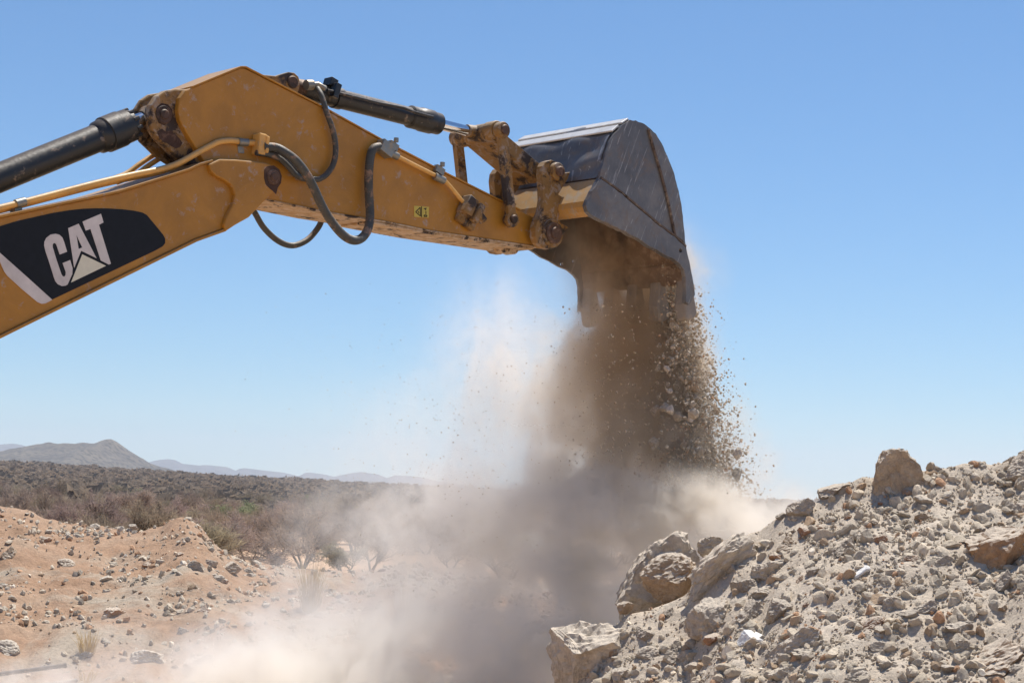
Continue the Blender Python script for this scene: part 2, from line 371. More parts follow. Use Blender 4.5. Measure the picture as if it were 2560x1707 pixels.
def hit(x, y, fn, y0, y1, st=0.03):
    d = ray(x, y); d = d / d.y; Y = y0
    while Y < y1:
        p = EYE + d * Y
        if p.z <= fn(p.x, p.y): return p
        Y += st
    return None
def grid_mesh(name, xs, ys, fn, mat, smooth=True):
    nx, ny = len(xs), len(ys)
    V = np.array([(x, y, fn(x, y)) for y in ys for x in xs], np.float32)
    i = (np.arange(ny - 1)[:, None] * nx + np.arange(nx - 1)[None, :]).ravel()
    F = np.stack([i, i + 1, i + 1 + nx, i + nx], 1)
    return npmesh(name, V, F, mat, smooth)

# the plain: one sheet, polar, out to the horizon
rads = [0.0] + list(np.geomspace(3, 60000, 150)); angs = np.concatenate([np.linspace(-180, -30, 20, endpoint=False), np.linspace(-30, 30, 130), np.linspace(32, 178, 19)])
V = []; na = len(angs)
for r_ in rads:
    for a in angs:
        X, Y = r_ * math.sin(R(a)), r_ * math.cos(R(a)); V.append((X, Y, plain_h(X, Y)))
F = [(i * na + k, i * na + (k + 1) % na, (i + 1) * na + (k + 1) % na, (i + 1) * na + k) for i in range(len(rads) - 1) for k in range(na)]
tag(obj('ground', npmesh('ground', V, F, M['plain'], True)), 'sandy orange plain between the scrub', None, None, 'structure')
# left mound terrace
me = grid_mesh('mound', np.linspace(-9.5, 9, 300), np.concatenate([np.linspace(13, 34, 300), np.linspace(34.2, 44, 40)]), mound_h, M['redsoil'])
tag(obj('mound_terrain', me), 'low red and grey earth mound below the boom', None, None, 'structure')
# right rubble pile
me = grid_mesh('pile', np.linspace(-0.6, 8.2, 440), np.concatenate([np.linspace(8.2, 10.6, 50), np.linspace(10.62, 15.4, 330), np.linspace(15.45, 20.5, 60)]), pile_h, M['rubble'])
tag(obj('hillside_terrain', me), 'pale slope of crushed rubble under the bucket', None, None, 'structure')

def ridge(name, prof_px, Y, depth, mat, amp, label, nu=160, nv=30, ns=0.001):
    pw = [at(x, y, Y) for x, y in prof_px]; f = interp([(p.x, p.z) for p in pw]); x0, x1 = pw[0].x, pw[-1].x
    V = []; xs = np.linspace(x0, x1, nu); vs = np.linspace(-1, 1, nv)
    for v in vs:
        for x in xs:
            h = f(x); c = (1 - abs(v)) ** 0.9
            n = noise.fractal(Vector((x * ns * 6, v * 3, 1)), 1.0, 2.0, 6)
            V.append((x, Y + v * depth, h * c + amp * n * (0.25 + c) * (1 if abs(v) > 0.01 else 0.35) * min(1, h / (0.3 * max(p.z for p in pw) + 1)) - 6))
    i = (np.arange(nv - 1)[:, None] * nu + np.arange(nu - 1)[None, :]).ravel()
    tag(obj(name, npmesh(name, V, np.stack([i, i + 1, i + 1 + nu, i + nu], 1), mat, True)), label, None, None, 'structure')
ridge('hills', [(-1100, 1150), (-700, 1100), (-400, 1085), (-150, 1110), (0, 1119), (40, 1110), (85, 1102), (130, 1097), (170, 1098), (195, 1103), (215, 1101), (240, 1100), (262, 1089), (275, 1086), (290, 1094), (310, 1110),
                (335, 1125), (360, 1142), (380, 1150), (400, 1158), (440, 1172), (480, 1190), (560, 1215)], 3200, 560, M['hill'], 5.5, 'rocky grey brown hill with two low summits', 260, 60, 0.002)
ridge('mountains', [(-900, 1120), (-500, 1090), (-200, 1095), (-60, 1108), (0, 1104), (45, 1101), (80, 1112), (200, 1150), (370, 1150), (390, 1144), (410, 1140), (430, 1142), (450, 1152), (500, 1157), (515, 1155), (560, 1160),
                    (590, 1173), (605, 1164), (650, 1170), (700, 1176), (755, 1188), (768, 1174), (800, 1178), (838, 1187), (880, 1178), (905, 1174), (950, 1181), (970, 1190), (990, 1182), (1050, 1187), (1090, 1198),
                    (1200, 1215), (1400, 1225), (1700, 1232), (1800, 1240), (1900, 1247), (1965, 1243), (2020, 1252), (2100, 1262)], 9000, 1200, M['mountain'], 5, 'faint blue mountain range along the horizon', 800, 16, 0.0003)

# ------------------------------------------------------------------ rocks
def rock_mesh(name, sub, cuts, seed, rough=0.05, mat=None, smooth=False, lo=0.42, hi=0.78, block=False):
    rr = random.Random(seed); bm = bmesh.new(); bmesh.ops.create_icosphere(bm, subdivisions=sub, radius=1.0)
    V = np.array([v.co[:] for v in bm.verts]); F = np.array([[v.index for v in f.verts] for f in bm.faces]); bm.free()
    if block:
        for ax_ in range(3):
            for sg in (-1, 1):
                n = Vector((rr.gauss(0, .24), rr.gauss(0, .24), rr.gauss(0, .24))); n[ax_] += sg; n = np.array(n.normalized()); e = V @ n - rr.uniform(.5, .6); V = V - np.outer(np.maximum(e, 0), n)
        lo, hi = .62, .84
    for _ in range(cuts):
        n = np.array(Vector((rr.gauss(0, 1), rr.gauss(0, 1), rr.gauss(0, 1))).normalized()); d = rr.uniform(lo, hi)
        e = V @ n - d; V = V - np.outer(np.maximum(e, 0), n)
    if rough:
        for i, v in enumerate(V):
            q = Vector(v); l = max(q.length, 1e-4)
            k = noise.fractal(q * 1.6 + Vector((seed * 3.1, 0, 0)), 1.0, 2.0, 3) * rough * 1.3 + (1 - abs(noise.noise(q * 3.1 + Vector((0, seed, 0))))*2) * rough * .5 + noise.fractal(q * 7 + Vector((0, seed, 0)), 0.8, 2.0, 5) * rough * 0.75
            V[i] = v * (1 + k / l)
    mn, mx = V.min(0), V.max(0); V = (V - (mn + mx) / 2) / ((mx - mn) / 2)
    if mat is None: return V, F
    return npmesh(name, V, F, mat, smooth)
BOUL = [rock_mesh('boulder', 5, 12, s, 0.08, M['rock']) for s in range(9)] + [rock_mesh('boulder', 5, 11, 20 + s, 0.085, M['rock'], block=True) for s in range(6)]
MID = [rock_mesh('rock', 4, 9, 50 + s, 0.08, M['rock']) for s in range(12)]
C_TAN = (1, 1, 1); C_GREY = (0.94, 0.94, 0.94); C_DARK = (0.80, 0.785, 0.77); C_RED = (0.88, 0.60, 0.46); C_WHITE = (1.45, 1.5, 1.6); C_BROWN = (0.86, 0.74, 0.62); C_PALE = (1.12, 1.12, 1.10); C_ORANGE = (0.92, 0.58, 0.37)
M['quartz'] = earth_mat('white_quartz', [(0.66, 0.63, 0.59), (0.76, 0.74, 0.71), (0.82, 0.80, 0.78)], (0.60, 0.50, 0.38), 0.1, 3.0, fine=12, bstr=0.5, bdist=0.01)
QZ = [rock_mesh('boulder', 4, 9, 90 + s, 0.05, M['quartz']) for s in range(2)]
def place(mesh, name, p, sx, sy, sz, tilt=0, rz=0.0, rx=0.0, col=C_TAN, label='', cat='rock', group=None):
    o = obj(name, mesh); o.location = p; o.scale = (sx, sy, sz)
    o.rotation_euler = (rx, -R(tilt), rz) ; o.color = (*col, 1)
    tag(o, label, cat, group); return o
def prock(x, y, w, h, label, col=C_TAN, tilt=0, var=0, Y=None, dep=0.8, fn=pile_h, rng_=(9, 16), cat='rock', name='boulder', lib=None, push=0.25):
    p = None if Y else hit(x, y, fn, *rng_)
    if p is None: p = at(x, y, Y or (YC if fn is pile_h else YM - 0.3))
    k = p.y / FPX; sx, sz = w * k / 2, h * k / 2; sy = max(sx, sz) * dep
    p = p + Vector((0, sy * push, 0)) 
    return place((lib or BOUL)[var % len(lib or BOUL)], name, p, sx, sy, sz, tilt, 0, 0, col, label, cat)
B_ = [
 (1490, 1650, 232, 200, 'huge pale block with a flat sunlit top at the lower left slope foot', C_PALE, 12, 9, None),
 (1640, 1436, 235, 180, 'tall grey boulder half veiled in dust at the edge of the falling debris', C_TAN, 18, 11, 15.3),
 (1680, 1443, 150, 122, 'dark brown wedge of rock leaning in front of the dust-veiled boulder', C_BROWN, 20, 2, 14.75),
 (1802, 1420, 215, 100, 'long smooth slab sloping down to the left beside the dark wedge', C_PALE, 38, 14, None),
 (1780, 1560, 138, 130, 'broad grey block with a shaded front in the middle of the slope foot', C_TAN, 12, 12, None),
 (1565, 1518, 44, 32, 'smooth tan stone with a long shadow above the huge pale block', C_BROWN, 15, 5, None),
 (1709, 1511, 32, 30, 'small cream pyramid stone below the sloping slab', C_WHITE, 0, 6, None),
 (1671, 1534, 42, 36, 'round dark grey stone left of the broad grey block', C_DARK, 0, 7, None),
 (1614, 1596, 62, 50, 'rounded grey rock touching the huge pale block on its right', C_DARK, -10, 8, None),
 (1692, 1640, 82, 84, 'angular grey rock standing at the bottom between two blocks', C_GREY, 5, 0, None),
 (1624, 1640, 68, 50, 'flat layered grey rock leaning on the huge pale block', C_GREY, 10, 2, None),
 (1884, 1602, 76, 48, 'bright white quartz lump, the bigger of the two white stones', (1.65, 1.85, 2.2), -14, 3, None),
 (1878, 1540, 82, 80, 'knobbly grey rock above the bigger white stone', C_GREY, 20, 4, None),
 (1955, 1536, 72, 76, 'cracked grey rock right of the knobbly one', C_DARK, -20, 5, None),
 (1928, 1432, 104, 66, 'flat-topped tan block with a shadow under its front lip', C_PALE, 4, 13, None),
 (1921, 1477, 86, 36, 'low grey stone tucked under the flat-topped tan block', C_GREY, 4, 7, None),
 (1865, 1474, 64, 66, 'rough dark rock left of the flat-topped tan block', C_DARK, 30, 8, None),
 (1972, 1370, 78, 62, 'brown triangular rock above the flat-topped tan block', C_BROWN, 12, 0, None),
 (1783, 1366, 80, 56, 'pale boulder fading into the dust behind the slope edge', C_TAN, 10, 1, 15.2),
 (2234, 1190, 140, 138, 'big upright stone standing alone on the skyline of the rubble slope', (0.95, 0.87, 0.78), 188, 10, 14.4),
 (2002, 1272, 76, 48, 'rounded rock overhanging its shadow at the left end of the skyline', C_TAN, 14, 3, 14.4),
 (1952, 1292, 28, 24, 'small dark stone at the lowest end of the skyline', C_DARK, 0, 4, 14.45),
 (2100, 1228, 108, 40, 'long dark low rock on the skyline left of the upright stone', C_DARK, 14, 5, 14.5),
 (2115, 1376, 72, 80, 'round dark grey rock with a knobbly face in the middle of the slope', C_DARK, 0, 6, None),
 (2148, 1437, 68, 34, 'tilted white quartz stone, the smaller of the two white stones', (1.6, 1.8, 2.15), 34, 7, None),
 (2200, 1353, 46, 34, 'rust red stone right of the round dark rock', C_RED, 28, 8, None),
 (2268, 1470, 62, 46, 'tan wedge right of the smaller white stone', C_BROWN, 28, 0, None),
 (2236, 1519, 60, 58, 'crumbly grey rock below the tan wedge', C_GREY, 0, 1, None),
 (2183, 1564, 80, 40, 'long reddish brown stone lying tilted below the crumbly grey rock', C_RED, 30, 2, None),
 (2308, 1524, 86, 34, 'flat grey slab right of the crumbly grey rock', C_TAN, 24, 3, None),
 (2400, 1573, 82, 54, 'smooth pale grey rock above the large mottled block', C_GREY, -8, 4, None),
 (2532, 1395, 200, 165, 'large rusty orange boulder at the edge of the rubble slope', (0.82, 0.60, 0.43), 16, 5, None),
 (2512, 1458, 66, 72, 'grey stone wedged under the large rusty orange boulder', C_GREY, 10, 6, 13.0),
 (2552, 1178, 100, 80, 'rough tan outcrop high on the skyline beyond the upright stone', C_TAN, 24, 7, 14.3),
 (2424, 1355, 34, 30, 'round pale stone left of the large rusty orange boulder', C_PALE, 0, 8, None),
 (2449, 1340, 34, 26, 'small brown stone next to the round pale stone', C_BROWN, 14, 0, None),
 (1988, 1622, 150, 78, 'wide dusty slab sloping left in the lower middle of the slope', C_TAN, 34, 3, None),
 (2014, 1640, 78, 62, 'dark rounded rock leaning on the wide dusty slab', C_DARK, -12, 4, None),
 (1958, 1682, 72, 40, 'flat-topped cream block at the bottom left of the wide dusty slab', C_PALE, -6, 11, None),
 (2490, 1660, 215, 100, 'large mottled block at the bottom below the rusty orange boulder', (0.98, 0.80, 0.66), 24, 7, None),
 (2342, 1441, 34, 42, 'upright grey green stone left of the orange boulder shadow', C_GREY, 0, 8, None),
 (2214, 1669, 42, 36, 'pale round stone at the bottom middle', C_PALE, 0, 0, None),
 (2402, 1620, 72, 46, 'grey boulder half buried above the large mottled block', C_GREY, 12, 1, None),
 (2283, 1400, 46, 30, 'reddish brown flat stone in the upper middle', C_RED, 4, 2, None),
 (2352, 1406, 60, 36, 'grey angular rock right of the reddish brown flat stone', C_GREY, 8, 3, None),
 (2368, 1273, 24, 22, 'small dark stone alone on the bare upper slope', C_DARK, 0, 4, None),
 (2040, 1434, 44, 38, 'dark stone left of the smaller white stone', C_DARK, 14, 5, None),
 (2000, 1452, 26, 32, 'small brick red stone beside the flat-topped tan block', C_RED, 0, 6, None),
 (2150, 1700, 70, 50, 'grey rock cut off by the picture bottom left of the pale round stone', C_GREY, 10, 2, None),
 (1560, 1690, 60, 46, 'pale stone with a red side at the bottom right of the huge pale block', C_PALE, 10, 5, None),
]
for (x, y, w, h, lb, c, t, v, Y) in B_:
    prock(x, y, w, h, lb, c, t, v, Y, lib=QZ if 'white' in lb and 'quartz' in lb else None)
def zE(x, y): return (x / 2.138, 1060 + y / 2.138)
Mn = [
 (24, 1390, 46, 50, 'rounded grey brown boulder on the left mound with its shadow below', C_BROWN, 0, 0), (166, 1415, 54, 36, 'tan wedge-shaped stone lying alone on the left mound', C_BROWN, -14, 2),
 (237, 1320, 30, 24, 'tan upright stone on the left mound skyline', C_TAN, 20, 3), (489, 1420, 46, 40, 'rounded grey rock at the left of the heaped stones', C_GREY, 0, 1),
 (568, 1425, 64, 40, 'big brown wedge in the middle of the heaped stones', C_BROWN, 14, 4), (288, 1536, 60, 36, 'big red clod low on the left mound', C_ORANGE, 0, 5),
 (622, 1428, 32, 22, 'flat grey stone at the right of the heaped stones', C_GREY, -20, 6), (367, 1414, 26, 18, 'red clod halfway up the left mound', C_ORANGE, 10, 7),
 (116, 1352, 30, 20, 'dark red clod near the left mound skyline', C_RED, 10, 8), (262, 1451, 38, 22, 'flat tan stone with a dark shadow below', C_PALE, 16, 0),
 (370, 1650, 100, 54, 'wide pale boulder fading in the dust at the bottom', C_PALE, 0, 1), (18, 1628, 70, 54, 'pale boulder at the lower left corner above the metal pipes', C_PALE, -20, 2),
 (503, 1656, 94, 42, 'low dusty boulder right of the wide pale one', C_TAN, 4, 3), (213, 1637, 38, 22, 'small flat grey stone above the metal pipes', C_GREY, 8, 4),
 (264, 1606, 26, 26, 'pale knob of rock below the big red clod', C_PALE, 0, 5), (457, 1579, 38, 30, 'grey angular stone in thin dust', C_GREY, 16, 6),
 (803, 1543, 40, 32, 'grey rock below the taller grass tuft', C_GREY, 0, 7), (824, 1523, 24, 16, 'tan stone beside the taller grass tuft', C_BROWN, 0, 8),
 (331, 1316, 24, 16, 'small grey stone on the left mound skyline', C_GREY, -14, 1), (507, 1528, 32, 24, 'red clod below the heaped stones', C_RED, 0, 2),
 (525, 1408, 40, 26, 'pale grey rock at the top of the heaped stones', C_PALE, 20, 6), (545, 1450, 36, 26, 'dark stone at the bottom of the heaped stones', C_DARK, 10, 8), (645, 1412, 34, 16, 'long thin grey stone tilted right of the heaped stones', C_GREY, -34, 3)]
for (x, y, w, h, lb, c, t, v) in Mn:
    prock(x, y, w, h, lb, c, t, v, None, 0.8, mound_h, (18, 33.5), lib=MID if w < 45 else BOUL, name='boulder')
LM = [(1494, 1640, 'huge pale block'), (1640, 1400, 'dust-veiled boulder'), (1800, 1415, 'sloping slab'), (1780, 1560, 'broad grey block'), (1884, 1602, 'bigger white stone'), (1878, 1540, 'knobbly grey rock'),
      (1928, 1432, 'flat-topped tan block'), (1972, 1370, 'triangular rock'), (2234, 1186, 'upright skyline stone'), (2002, 1272, 'lowest skyline rock'), (2115, 1376, 'round dark grey rock'), (2148, 1437, 'smaller white stone'),
      (2268, 1470, 'tan wedge'), (2236, 1519, 'crumbly grey rock'), (2183, 1564, 'long reddish stone'), (2308, 1524, 'flat grey slab'), (2400, 1573, 'smooth grey rock'), (2532, 1395, 'rusty orange boulder'),
      (2552, 1178, 'rough skyline outcrop'), (1988, 1622, 'wide dusty slab'), (2490, 1660, 'large mottled block'), (2368, 1273, 'lone dark stone'), (2352, 1406, 'grey angular rock'), (2214, 1669, 'pale bottom stone')]
LMM = [(24, 1390, 'grey brown boulder'), (166, 1415, 'tan wedge-shaped stone'), (237, 1320, 'upright skyline stone'), (489, 1420, 'heaped stones'), (288, 1536, 'big red clod'), (460, 1320, 'mound peak'), (370, 1650, 'wide pale boulder'), (18, 1628, 'corner boulder'),
       (367, 1413, 'middle red clod'), (775, 1500, 'taller grass tuft'), (905, 1590, 'short grass tuft'), (213, 1660, 'metal pipes'), (116, 1352, 'dark red clod')]
CN = {C_TAN: 'tan', C_GREY: 'grey', C_DARK: 'dark grey', C_PALE: 'pale cream', C_BROWN: 'brown', C_RED: 'reddish', C_ORANGE: 'orange red', C_WHITE: 'white'}
def rel(x, y, lms, noun, col, size, tail=''):
    lx, ly, nm = min(lms, key=lambda q: (q[0] - x) ** 2 + (q[1] - y) ** 2); dx, dy = x - lx, y - ly
    d = math.hypot(dx, dy); how = 'close' if d < 70 else 'some way'
    v = 'above' if dy < 0 else 'below'; h = 'right of' if dx > 0 else 'left of'
    r_ = v if abs(dy) > 2.2 * abs(dx) else h if abs(dx) > 2.2 * abs(dy) else v + ' and ' + h
    return f"{size} {CN[col]} {noun} {how} {r_} the {nm}{tail}"
cols = [C_TAN, C_TAN, C_GREY, C_GREY, C_DARK, C_PALE, C_BROWN, C_RED, C_TAN, C_PALE]
n_ = 0
while n_ < 215:                                     # mid-sized rocks of the rubble slope, each one its own object
    x, y = random.uniform(1480, 2640), random.uniform(1180, 1790)
    p = hit(x, y, pile_h, 9.0, 15.0, 0.06)
    if p is None: continue
    s = 0.5 * (11 + 34 * random.random() ** 2.4) * p.y / FPX
    cdir = random.choice(cols)
    place(random.choice(MID), 'rock', p + Vector((0, 0, s * 0.25)), s * random.uniform(0.9, 1.4), s * random.uniform(0.7, 1.1), s * random.uniform(0.55, 0.9), random.uniform(-10, 40), random.uniform(0, 6.28), random.uniform(-0.4, 0.4), cdir,
          rel(x, y, LM, 'rock', cdir, 'small' if s * FPX / p.y < 7.5 else 'fist-sized'), 'rock', 'loose rocks on the rubble slope'); n_ += 1
n_ = 0
while n_ < 85:
    x = random.uniform(-60, 1050); y = random.uniform(1270, 1720) if random.random() < 0.6 else random.gauss(1345 + 0.1 * x, 28)
    if random.random() < 0.3: x, y = random.gauss(590, 60), random.gauss(1435, 28)
    p = hit(x, y, mound_h, 17.0, 33.0, 0.1)
    if p is None: continue
    s = 0.5 * (8 + 16 * random.random() ** 2) * p.y / FPX; cdir = random.choice([C_GREY, C_PALE, C_TAN, C_RED, C_ORANGE, C_PALE])
    place(random.choice(MID), 'rock', p + Vector((0, 0, s * 0.25)), s * random.uniform(0.9, 1.4), s * random.uniform(0.7, 1.1), s * random.uniform(0.5, 0.85), random.uniform(-20, 20), random.uniform(0, 6.28), 0, cdir,
          rel(x, y, LMM, 'stone', cdir, 'small' if s * FPX / p.y < 6 else 'larger'), 'rock', 'loose stones on the low mound'); n_ += 1

def scatter(name, pts, sizes, tints, mat, sub, nvar=6, flat=(1.2, 1.0, 0.7)):
    """one mass of stones too many to count"""
    var = [rock_mesh('x', sub, 5, 200 + s, 0, None, lo=0.35, hi=0.7) for s in range(nvar)]
    n = len(pts); pts = np.asarray(pts); VV = []; FF = []; TT = []; o = 0; ids = rng.integers(0, nvar, n)
    for k in range(nvar):
        V, F = var[k]; ix = np.where(ids == k)[0]
        if not len(ix): continue
        q = rng.normal(size=(len(ix), 4)); q /= np.linalg.norm(q, axis=1)[:, None]; w, x, y, z = q.T
        Rm = np.stack([1 - 2 * (y * y + z * z), 2 * (x * y - z * w), 2 * (x * z + y * w), 2 * (x * y + z * w), 1 - 2 * (x * x + z * z), 2 * (y * z - x * w), 2 * (x * z - y * w), 2 * (y * z + x * w), 1 - 2 * (x * x + y * y)], 1).reshape(-1, 3, 3)
        sc = sizes[ix][:, None] * (np.array(flat) * rng.uniform(0.75, 1.25, (len(ix), 3)))
        P = np.einsum('nij,nvj->nvi', Rm, V[None] * sc[:, None, :]) + pts[ix][:, None, :]
        VV.append(P.reshape(-1, 3)); FF.append((F[None] + (np.arange(len(ix)) * len(V))[:, None, None] + o).reshape(-1, 3)); TT.append(np.repeat(tints[ix], len(V), 0)); o += len(ix) * len(V)
    return obj(name, npmesh(name, np.concatenate(VV), np.concatenate(FF), mat, False, np.concatenate(TT)))
TINT = np.array([(1, 1, 1), (1.06, 1.05, 1.03), (0.93, 0.94, 0.95), (0.82, 0.81, 0.80), (1.15, 1.14, 1.12), (0.9, 0.77, 0.66), (0.95, 0.68, 0.53), (1.6, 1.65, 1.7)])
def tints(n, p): return TINT[rng.choice(len(TINT), n, p=p)] * rng.uniform(0.85, 1.15, (n, 1))
def sample(n, x0, x1, y0, y1, fn, sizes, sink=0.2, mask=None):
    out = []; sz = []
    i = 0
    while len(out) < n:
        X, Y = random.uniform(x0, x1), random.uniform(y0, y1)
        if mask and not mask(X, Y): continue
        if random.random() > patchy(X, Y): continue
        s = sizes[i]; i += 1
        out.append((X, Y, fn(X, Y, False) + s * sink)); sz.append(s)
    return out, np.array(sz)
def patchy(X, Y): return min(1, max(0.15, 0.6 + 1.3 * fb(X, Y, 0.8, 4, 12)))
def inpile(X, Y): return pile_h(X, Y, False) > 0.2 and X > 0.02 * Y and X < 0.36 * Y + 0.6
n = 7000; p_, s_ = sample(n, 0.2, 6.2, 10.4, 15.1, pile_h, 0.008 + 0.048 * rng.random(n) ** 2.8, 0.0, inpile)
tag(scatter('rubble', p_, s_, tints(n, [.25, .2, .2, .1, .1, .08, .05, .02]), M['chip'], 2), 'broken stones covering the pale slope', None, None, 'stuff')
n = 36000; p_, s_ = sample(n, 0.2, 6.2, 10.4, 15.1, pile_h, 0.003 + 0.009 * rng.random(n) ** 2.2, 0.3, inpile)
tag(scatter('gravel', p_, s_, tints(n, [.25, .2, .2, .1, .12, .06, .03, .04]), M['chip'], 1), 'gravel and grit covering the pale slope', None, None, 'stuff')
def stony(X, Y): return random.random() < (0.25 + 0.75 * (fb(X, Y, 0.5, 3, 6) > 0.05 or (Y > 29.5 and X < -3.5)))
n = 24000; p_, s_ = sample(n, -10, 4, 18, 33.4, mound_h, 0.004 + 0.050 * rng.random(n) ** 6, 0.2, stony)
tag(scatter('pebbles', p_, s_, tints(n, [.2, .1, .2, .1, .18, .06, .1, .06]), M['chip'], 1), 'small stones strewn over the low red mound', None, None, 'stuff')

# ------------------------------------------------------------------ bushes
def bush_meshes(seed, h=2.6, wd=3.0, ntwig=2600, tw=0.016, leafy=False):
    rr = random.Random(seed); br = MB(); TV = []; TF = []
    tips = []
    def grow(p, d, ln, r, lv):
        k = 3; pts = [p]; q = p.copy(); dd = d.copy()
        for _ in range(k):
            dd = (dd + Vector((rr.gauss(0, .16), rr.gauss(0, .16), rr.gauss(0.05, .12)))).normalized(); q = q + dd * ln / k; pts.append(q.copy())
        br.tube(pts, [r, r * .9, r * .8, r * .65], 5 if lv < 2 else 3, False)
        for s_ in pts[1:]: tips.append((s_, dd.copy(), lv))
        if lv < 3:
            for _ in range(3 if lv else 4):
                nd_ = (dd + Vector((rr.gauss(0, .6), rr.gauss(0, .6), rr.gauss(.12, .35)))).normalized(); grow(pts[rr.choice((2, 3, 3))], nd_, ln * rr.uniform(.6, .85), r * .55, lv + 1)
    for i in range(rr.choice((3, 4, 5))):
        a = rr.uniform(0, 6.28); t = rr.uniform(.3, .9)
        grow(Vector((rr.uniform(-.1, .1), rr.uniform(-.1, .1), -0.1)), Vector((math.cos(a) * t * wd / h, math.sin(a) * t * wd / h, 1)).normalized(), h * .36, .06, 0)
    T = [t for t in tips if t[2] >= 1]
    for _ in range(ntwig):
        p, d, lv = rr.choice(T); q = p + Vector((rr.gauss(0, .12), rr.gauss(0, .12), rr.gauss(0, .10)))
        d2 = (d + Vector((rr.gauss(0, .9), rr.gauss(0, .9), rr.gauss(.1, .6)))).normalized(); ln = rr.uniform(.15, .5); sd = d2.cross(Vector((rr.gauss(0, 1), rr.gauss(0, 1), rr.gauss(0, 1)))).normalized() * tw * rr.uniform(.5, 1.2)
        if leafy: ln *= 0.4; sd *= 2.4
        e = q + d2 * ln; o = len(TV); TV += [q - sd, q + sd, e]; TF.append((o, o + 1, o + 2))
    V = np.array([v[:] for v in TV]); V[:, 2] = np.maximum(V[:, 2], 0.02)
    sc = h / max(0.1, np.percentile(V[:, 2], 98)); V *= sc; br.v = [(a * sc, b * sc, c * sc) for a, b, c in br.v]
    tr = bpy.data.meshes.new('trunk'); tr.from_pydata(br.v, [], br.f); tr.materials.append(M['bark'])
    return tr, npmesh('crown', V, TF, M['twig'])
BUSH = [bush_meshes(10 + i, 2.4 + 0.3 * (i % 3), 2.8 + 0.8 * (i % 2), 3600) for i in range(6)] + [bush_meshes(31, 2.2, 3.0, 4200, 0.015, True)]
def bush(x, Y, k, sc, col, label, group, lx=None, sz=None):
    X = (lx if lx is not None else (at(x, 1250, Y).x)); e = empty('thorn_bush', (X, Y, plain_h(X, Y) - 0.05), random.uniform(0, 6.28)); s2 = sc * random.uniform(.85, 1.15)
    e.scale = (sc, sc, sz or s2)
    a = obj('trunk', BUSH[k][0], e); b = obj('crown', BUSH[k][1], e); a.color = (*[c * .9 for c in col], 1); b.color = (*col, 1)
    tag(e, label, 'bush', group); return e
G1 = (1, 1, 1)
bush(757, 72, 1, .82, (1.0, .95, .95), 'spreading bare thorn tree on open sand with its trunk showing', None)
bush(862, 66, 6, .5, (.82, .9, .76), 'low grey green bush right of the spreading bare thorn tree', None)
bush(930, 72, 4, .7, (.9, .85, .82), 'dark bare bush nearest the thin edge of the dust', None)
bush(500, 62, 0, .85, (1.1, 1.12, .95), 'large pale twiggy bush right behind the peak of the low mound', None, sz=.72)
bush(600, 66, 2, .8, (.85, .82, .85), 'dark thicket right of the peak of the low mound', None, sz=.55)
bush(692, 82, 3, .8, (.8, .68, .6), 'reddish trunked bare bush at the back of the sandy clearing', None)
bush(890, 92, 5, .7, (.7, .68, .7), 'small dark bush behind the spreading bare thorn tree', None)
bush(720, 66, 2, .28, (.9, .8, .9), 'knee-high purplish shrub in front of the sandy clearing', None)
def where(x):
    return ('beyond the left picture edge' if x < 0 else 'under the left hill summit' if x < 170 else 'under the right hill summit' if x < 300 else 'under the hill foot' if x < 440 else 'behind the mound peak' if x < 560 else
            'under the boom end' if x < 700 else 'behind the spreading thorn tree' if x < 850 else 'under the middle of the stick' if x < 1000 else 'in the thin dust left of the column' if x < 1300 else 'behind the dust column')
cnt = 0
while cnt < 285:
    Y = 62 + 175 * random.random() ** 0.8; x = random.uniform(-80, 1640)
    X = at(x, 1250, Y).x
    if 560 < x < 1000 and Y < 96: continue
    v = random.random(); c = random.uniform(.75, 1.25); col = (c, c * random.uniform(.9, 1.02), c * random.uniform(.85, 1.02))
    k = random.randrange(6)
    if v < 0.1: col = (c * .72, c * .92, c * .66); k = 6
    bush(x, Y, k, random.uniform(.5, .8) * (1 if Y < 110 else 1.15), col, f"{'greenish leafy' if k == 6 else 'pale twiggy' if c > 1.1 else 'dark twiggy' if c < .9 else 'brown twiggy'} bush {'at the front' if Y < 95 else 'halfway back' if Y < 160 else 'far back'}, {where(x)}", 'thorn bushes of the plain'); cnt += 1
# the far bushland: one mass
def clump(seed, nf=95):
    rr = np.random.default_rng(seed); d = rr.normal(size=(nf, 3)); d /= np.linalg.norm(d, axis=1)[:, None]; d[:, 2] = np.abs(d[:, 2])
    c = d * (rr.uniform(.45, 1, (nf, 1)) ** .5) * np.array([1, 1, .8]) + np.array([0, 0, .12]); a = rr.normal(size=(nf, 3)) * .10; b = rr.normal(size=(nf, 3)) * .10
    return np.concatenate([c - a - b, c + a - b, c + b], 0).reshape(3, nf, 3).transpose(1, 0, 2).reshape(-1, 3)
cl = [clump(s) for s in range(6)]; VV = []
n = 21000; Yf = 150 * (1500 / 150) ** rng.random(n); _px = rng.uniform(-2600, 4600, n); _px[:6500] = rng.uniform(-100, 1300, 6500)
Yf = np.where((_px > 1750) | (_px < -150), 75 * (1500 / 75) ** rng.random(n), Yf); Xf = (_px - 1280) / FPX * Yf
for X, Y in zip(Xf, Yf):
    s = random.uniform(.9, 2.1) * (1 + Y / 900); VV.append(cl[random.randrange(6)] * np.array([s * 1.3, s * 1.3, s * random.uniform(.8, 1.15) * (0.85 + 0.25 * (random.random() < 0.08))]) + np.array([X, Y, plain_h(X, Y) - 0.2]))
V = np.concatenate(VV); F = np.arange(len(V)).reshape(-1, 3)
tag(obj('bushland', npmesh('bushland', V, F, M['scrub'])), 'far brown bushland reaching the foot of the hills', None, None, 'stuff')

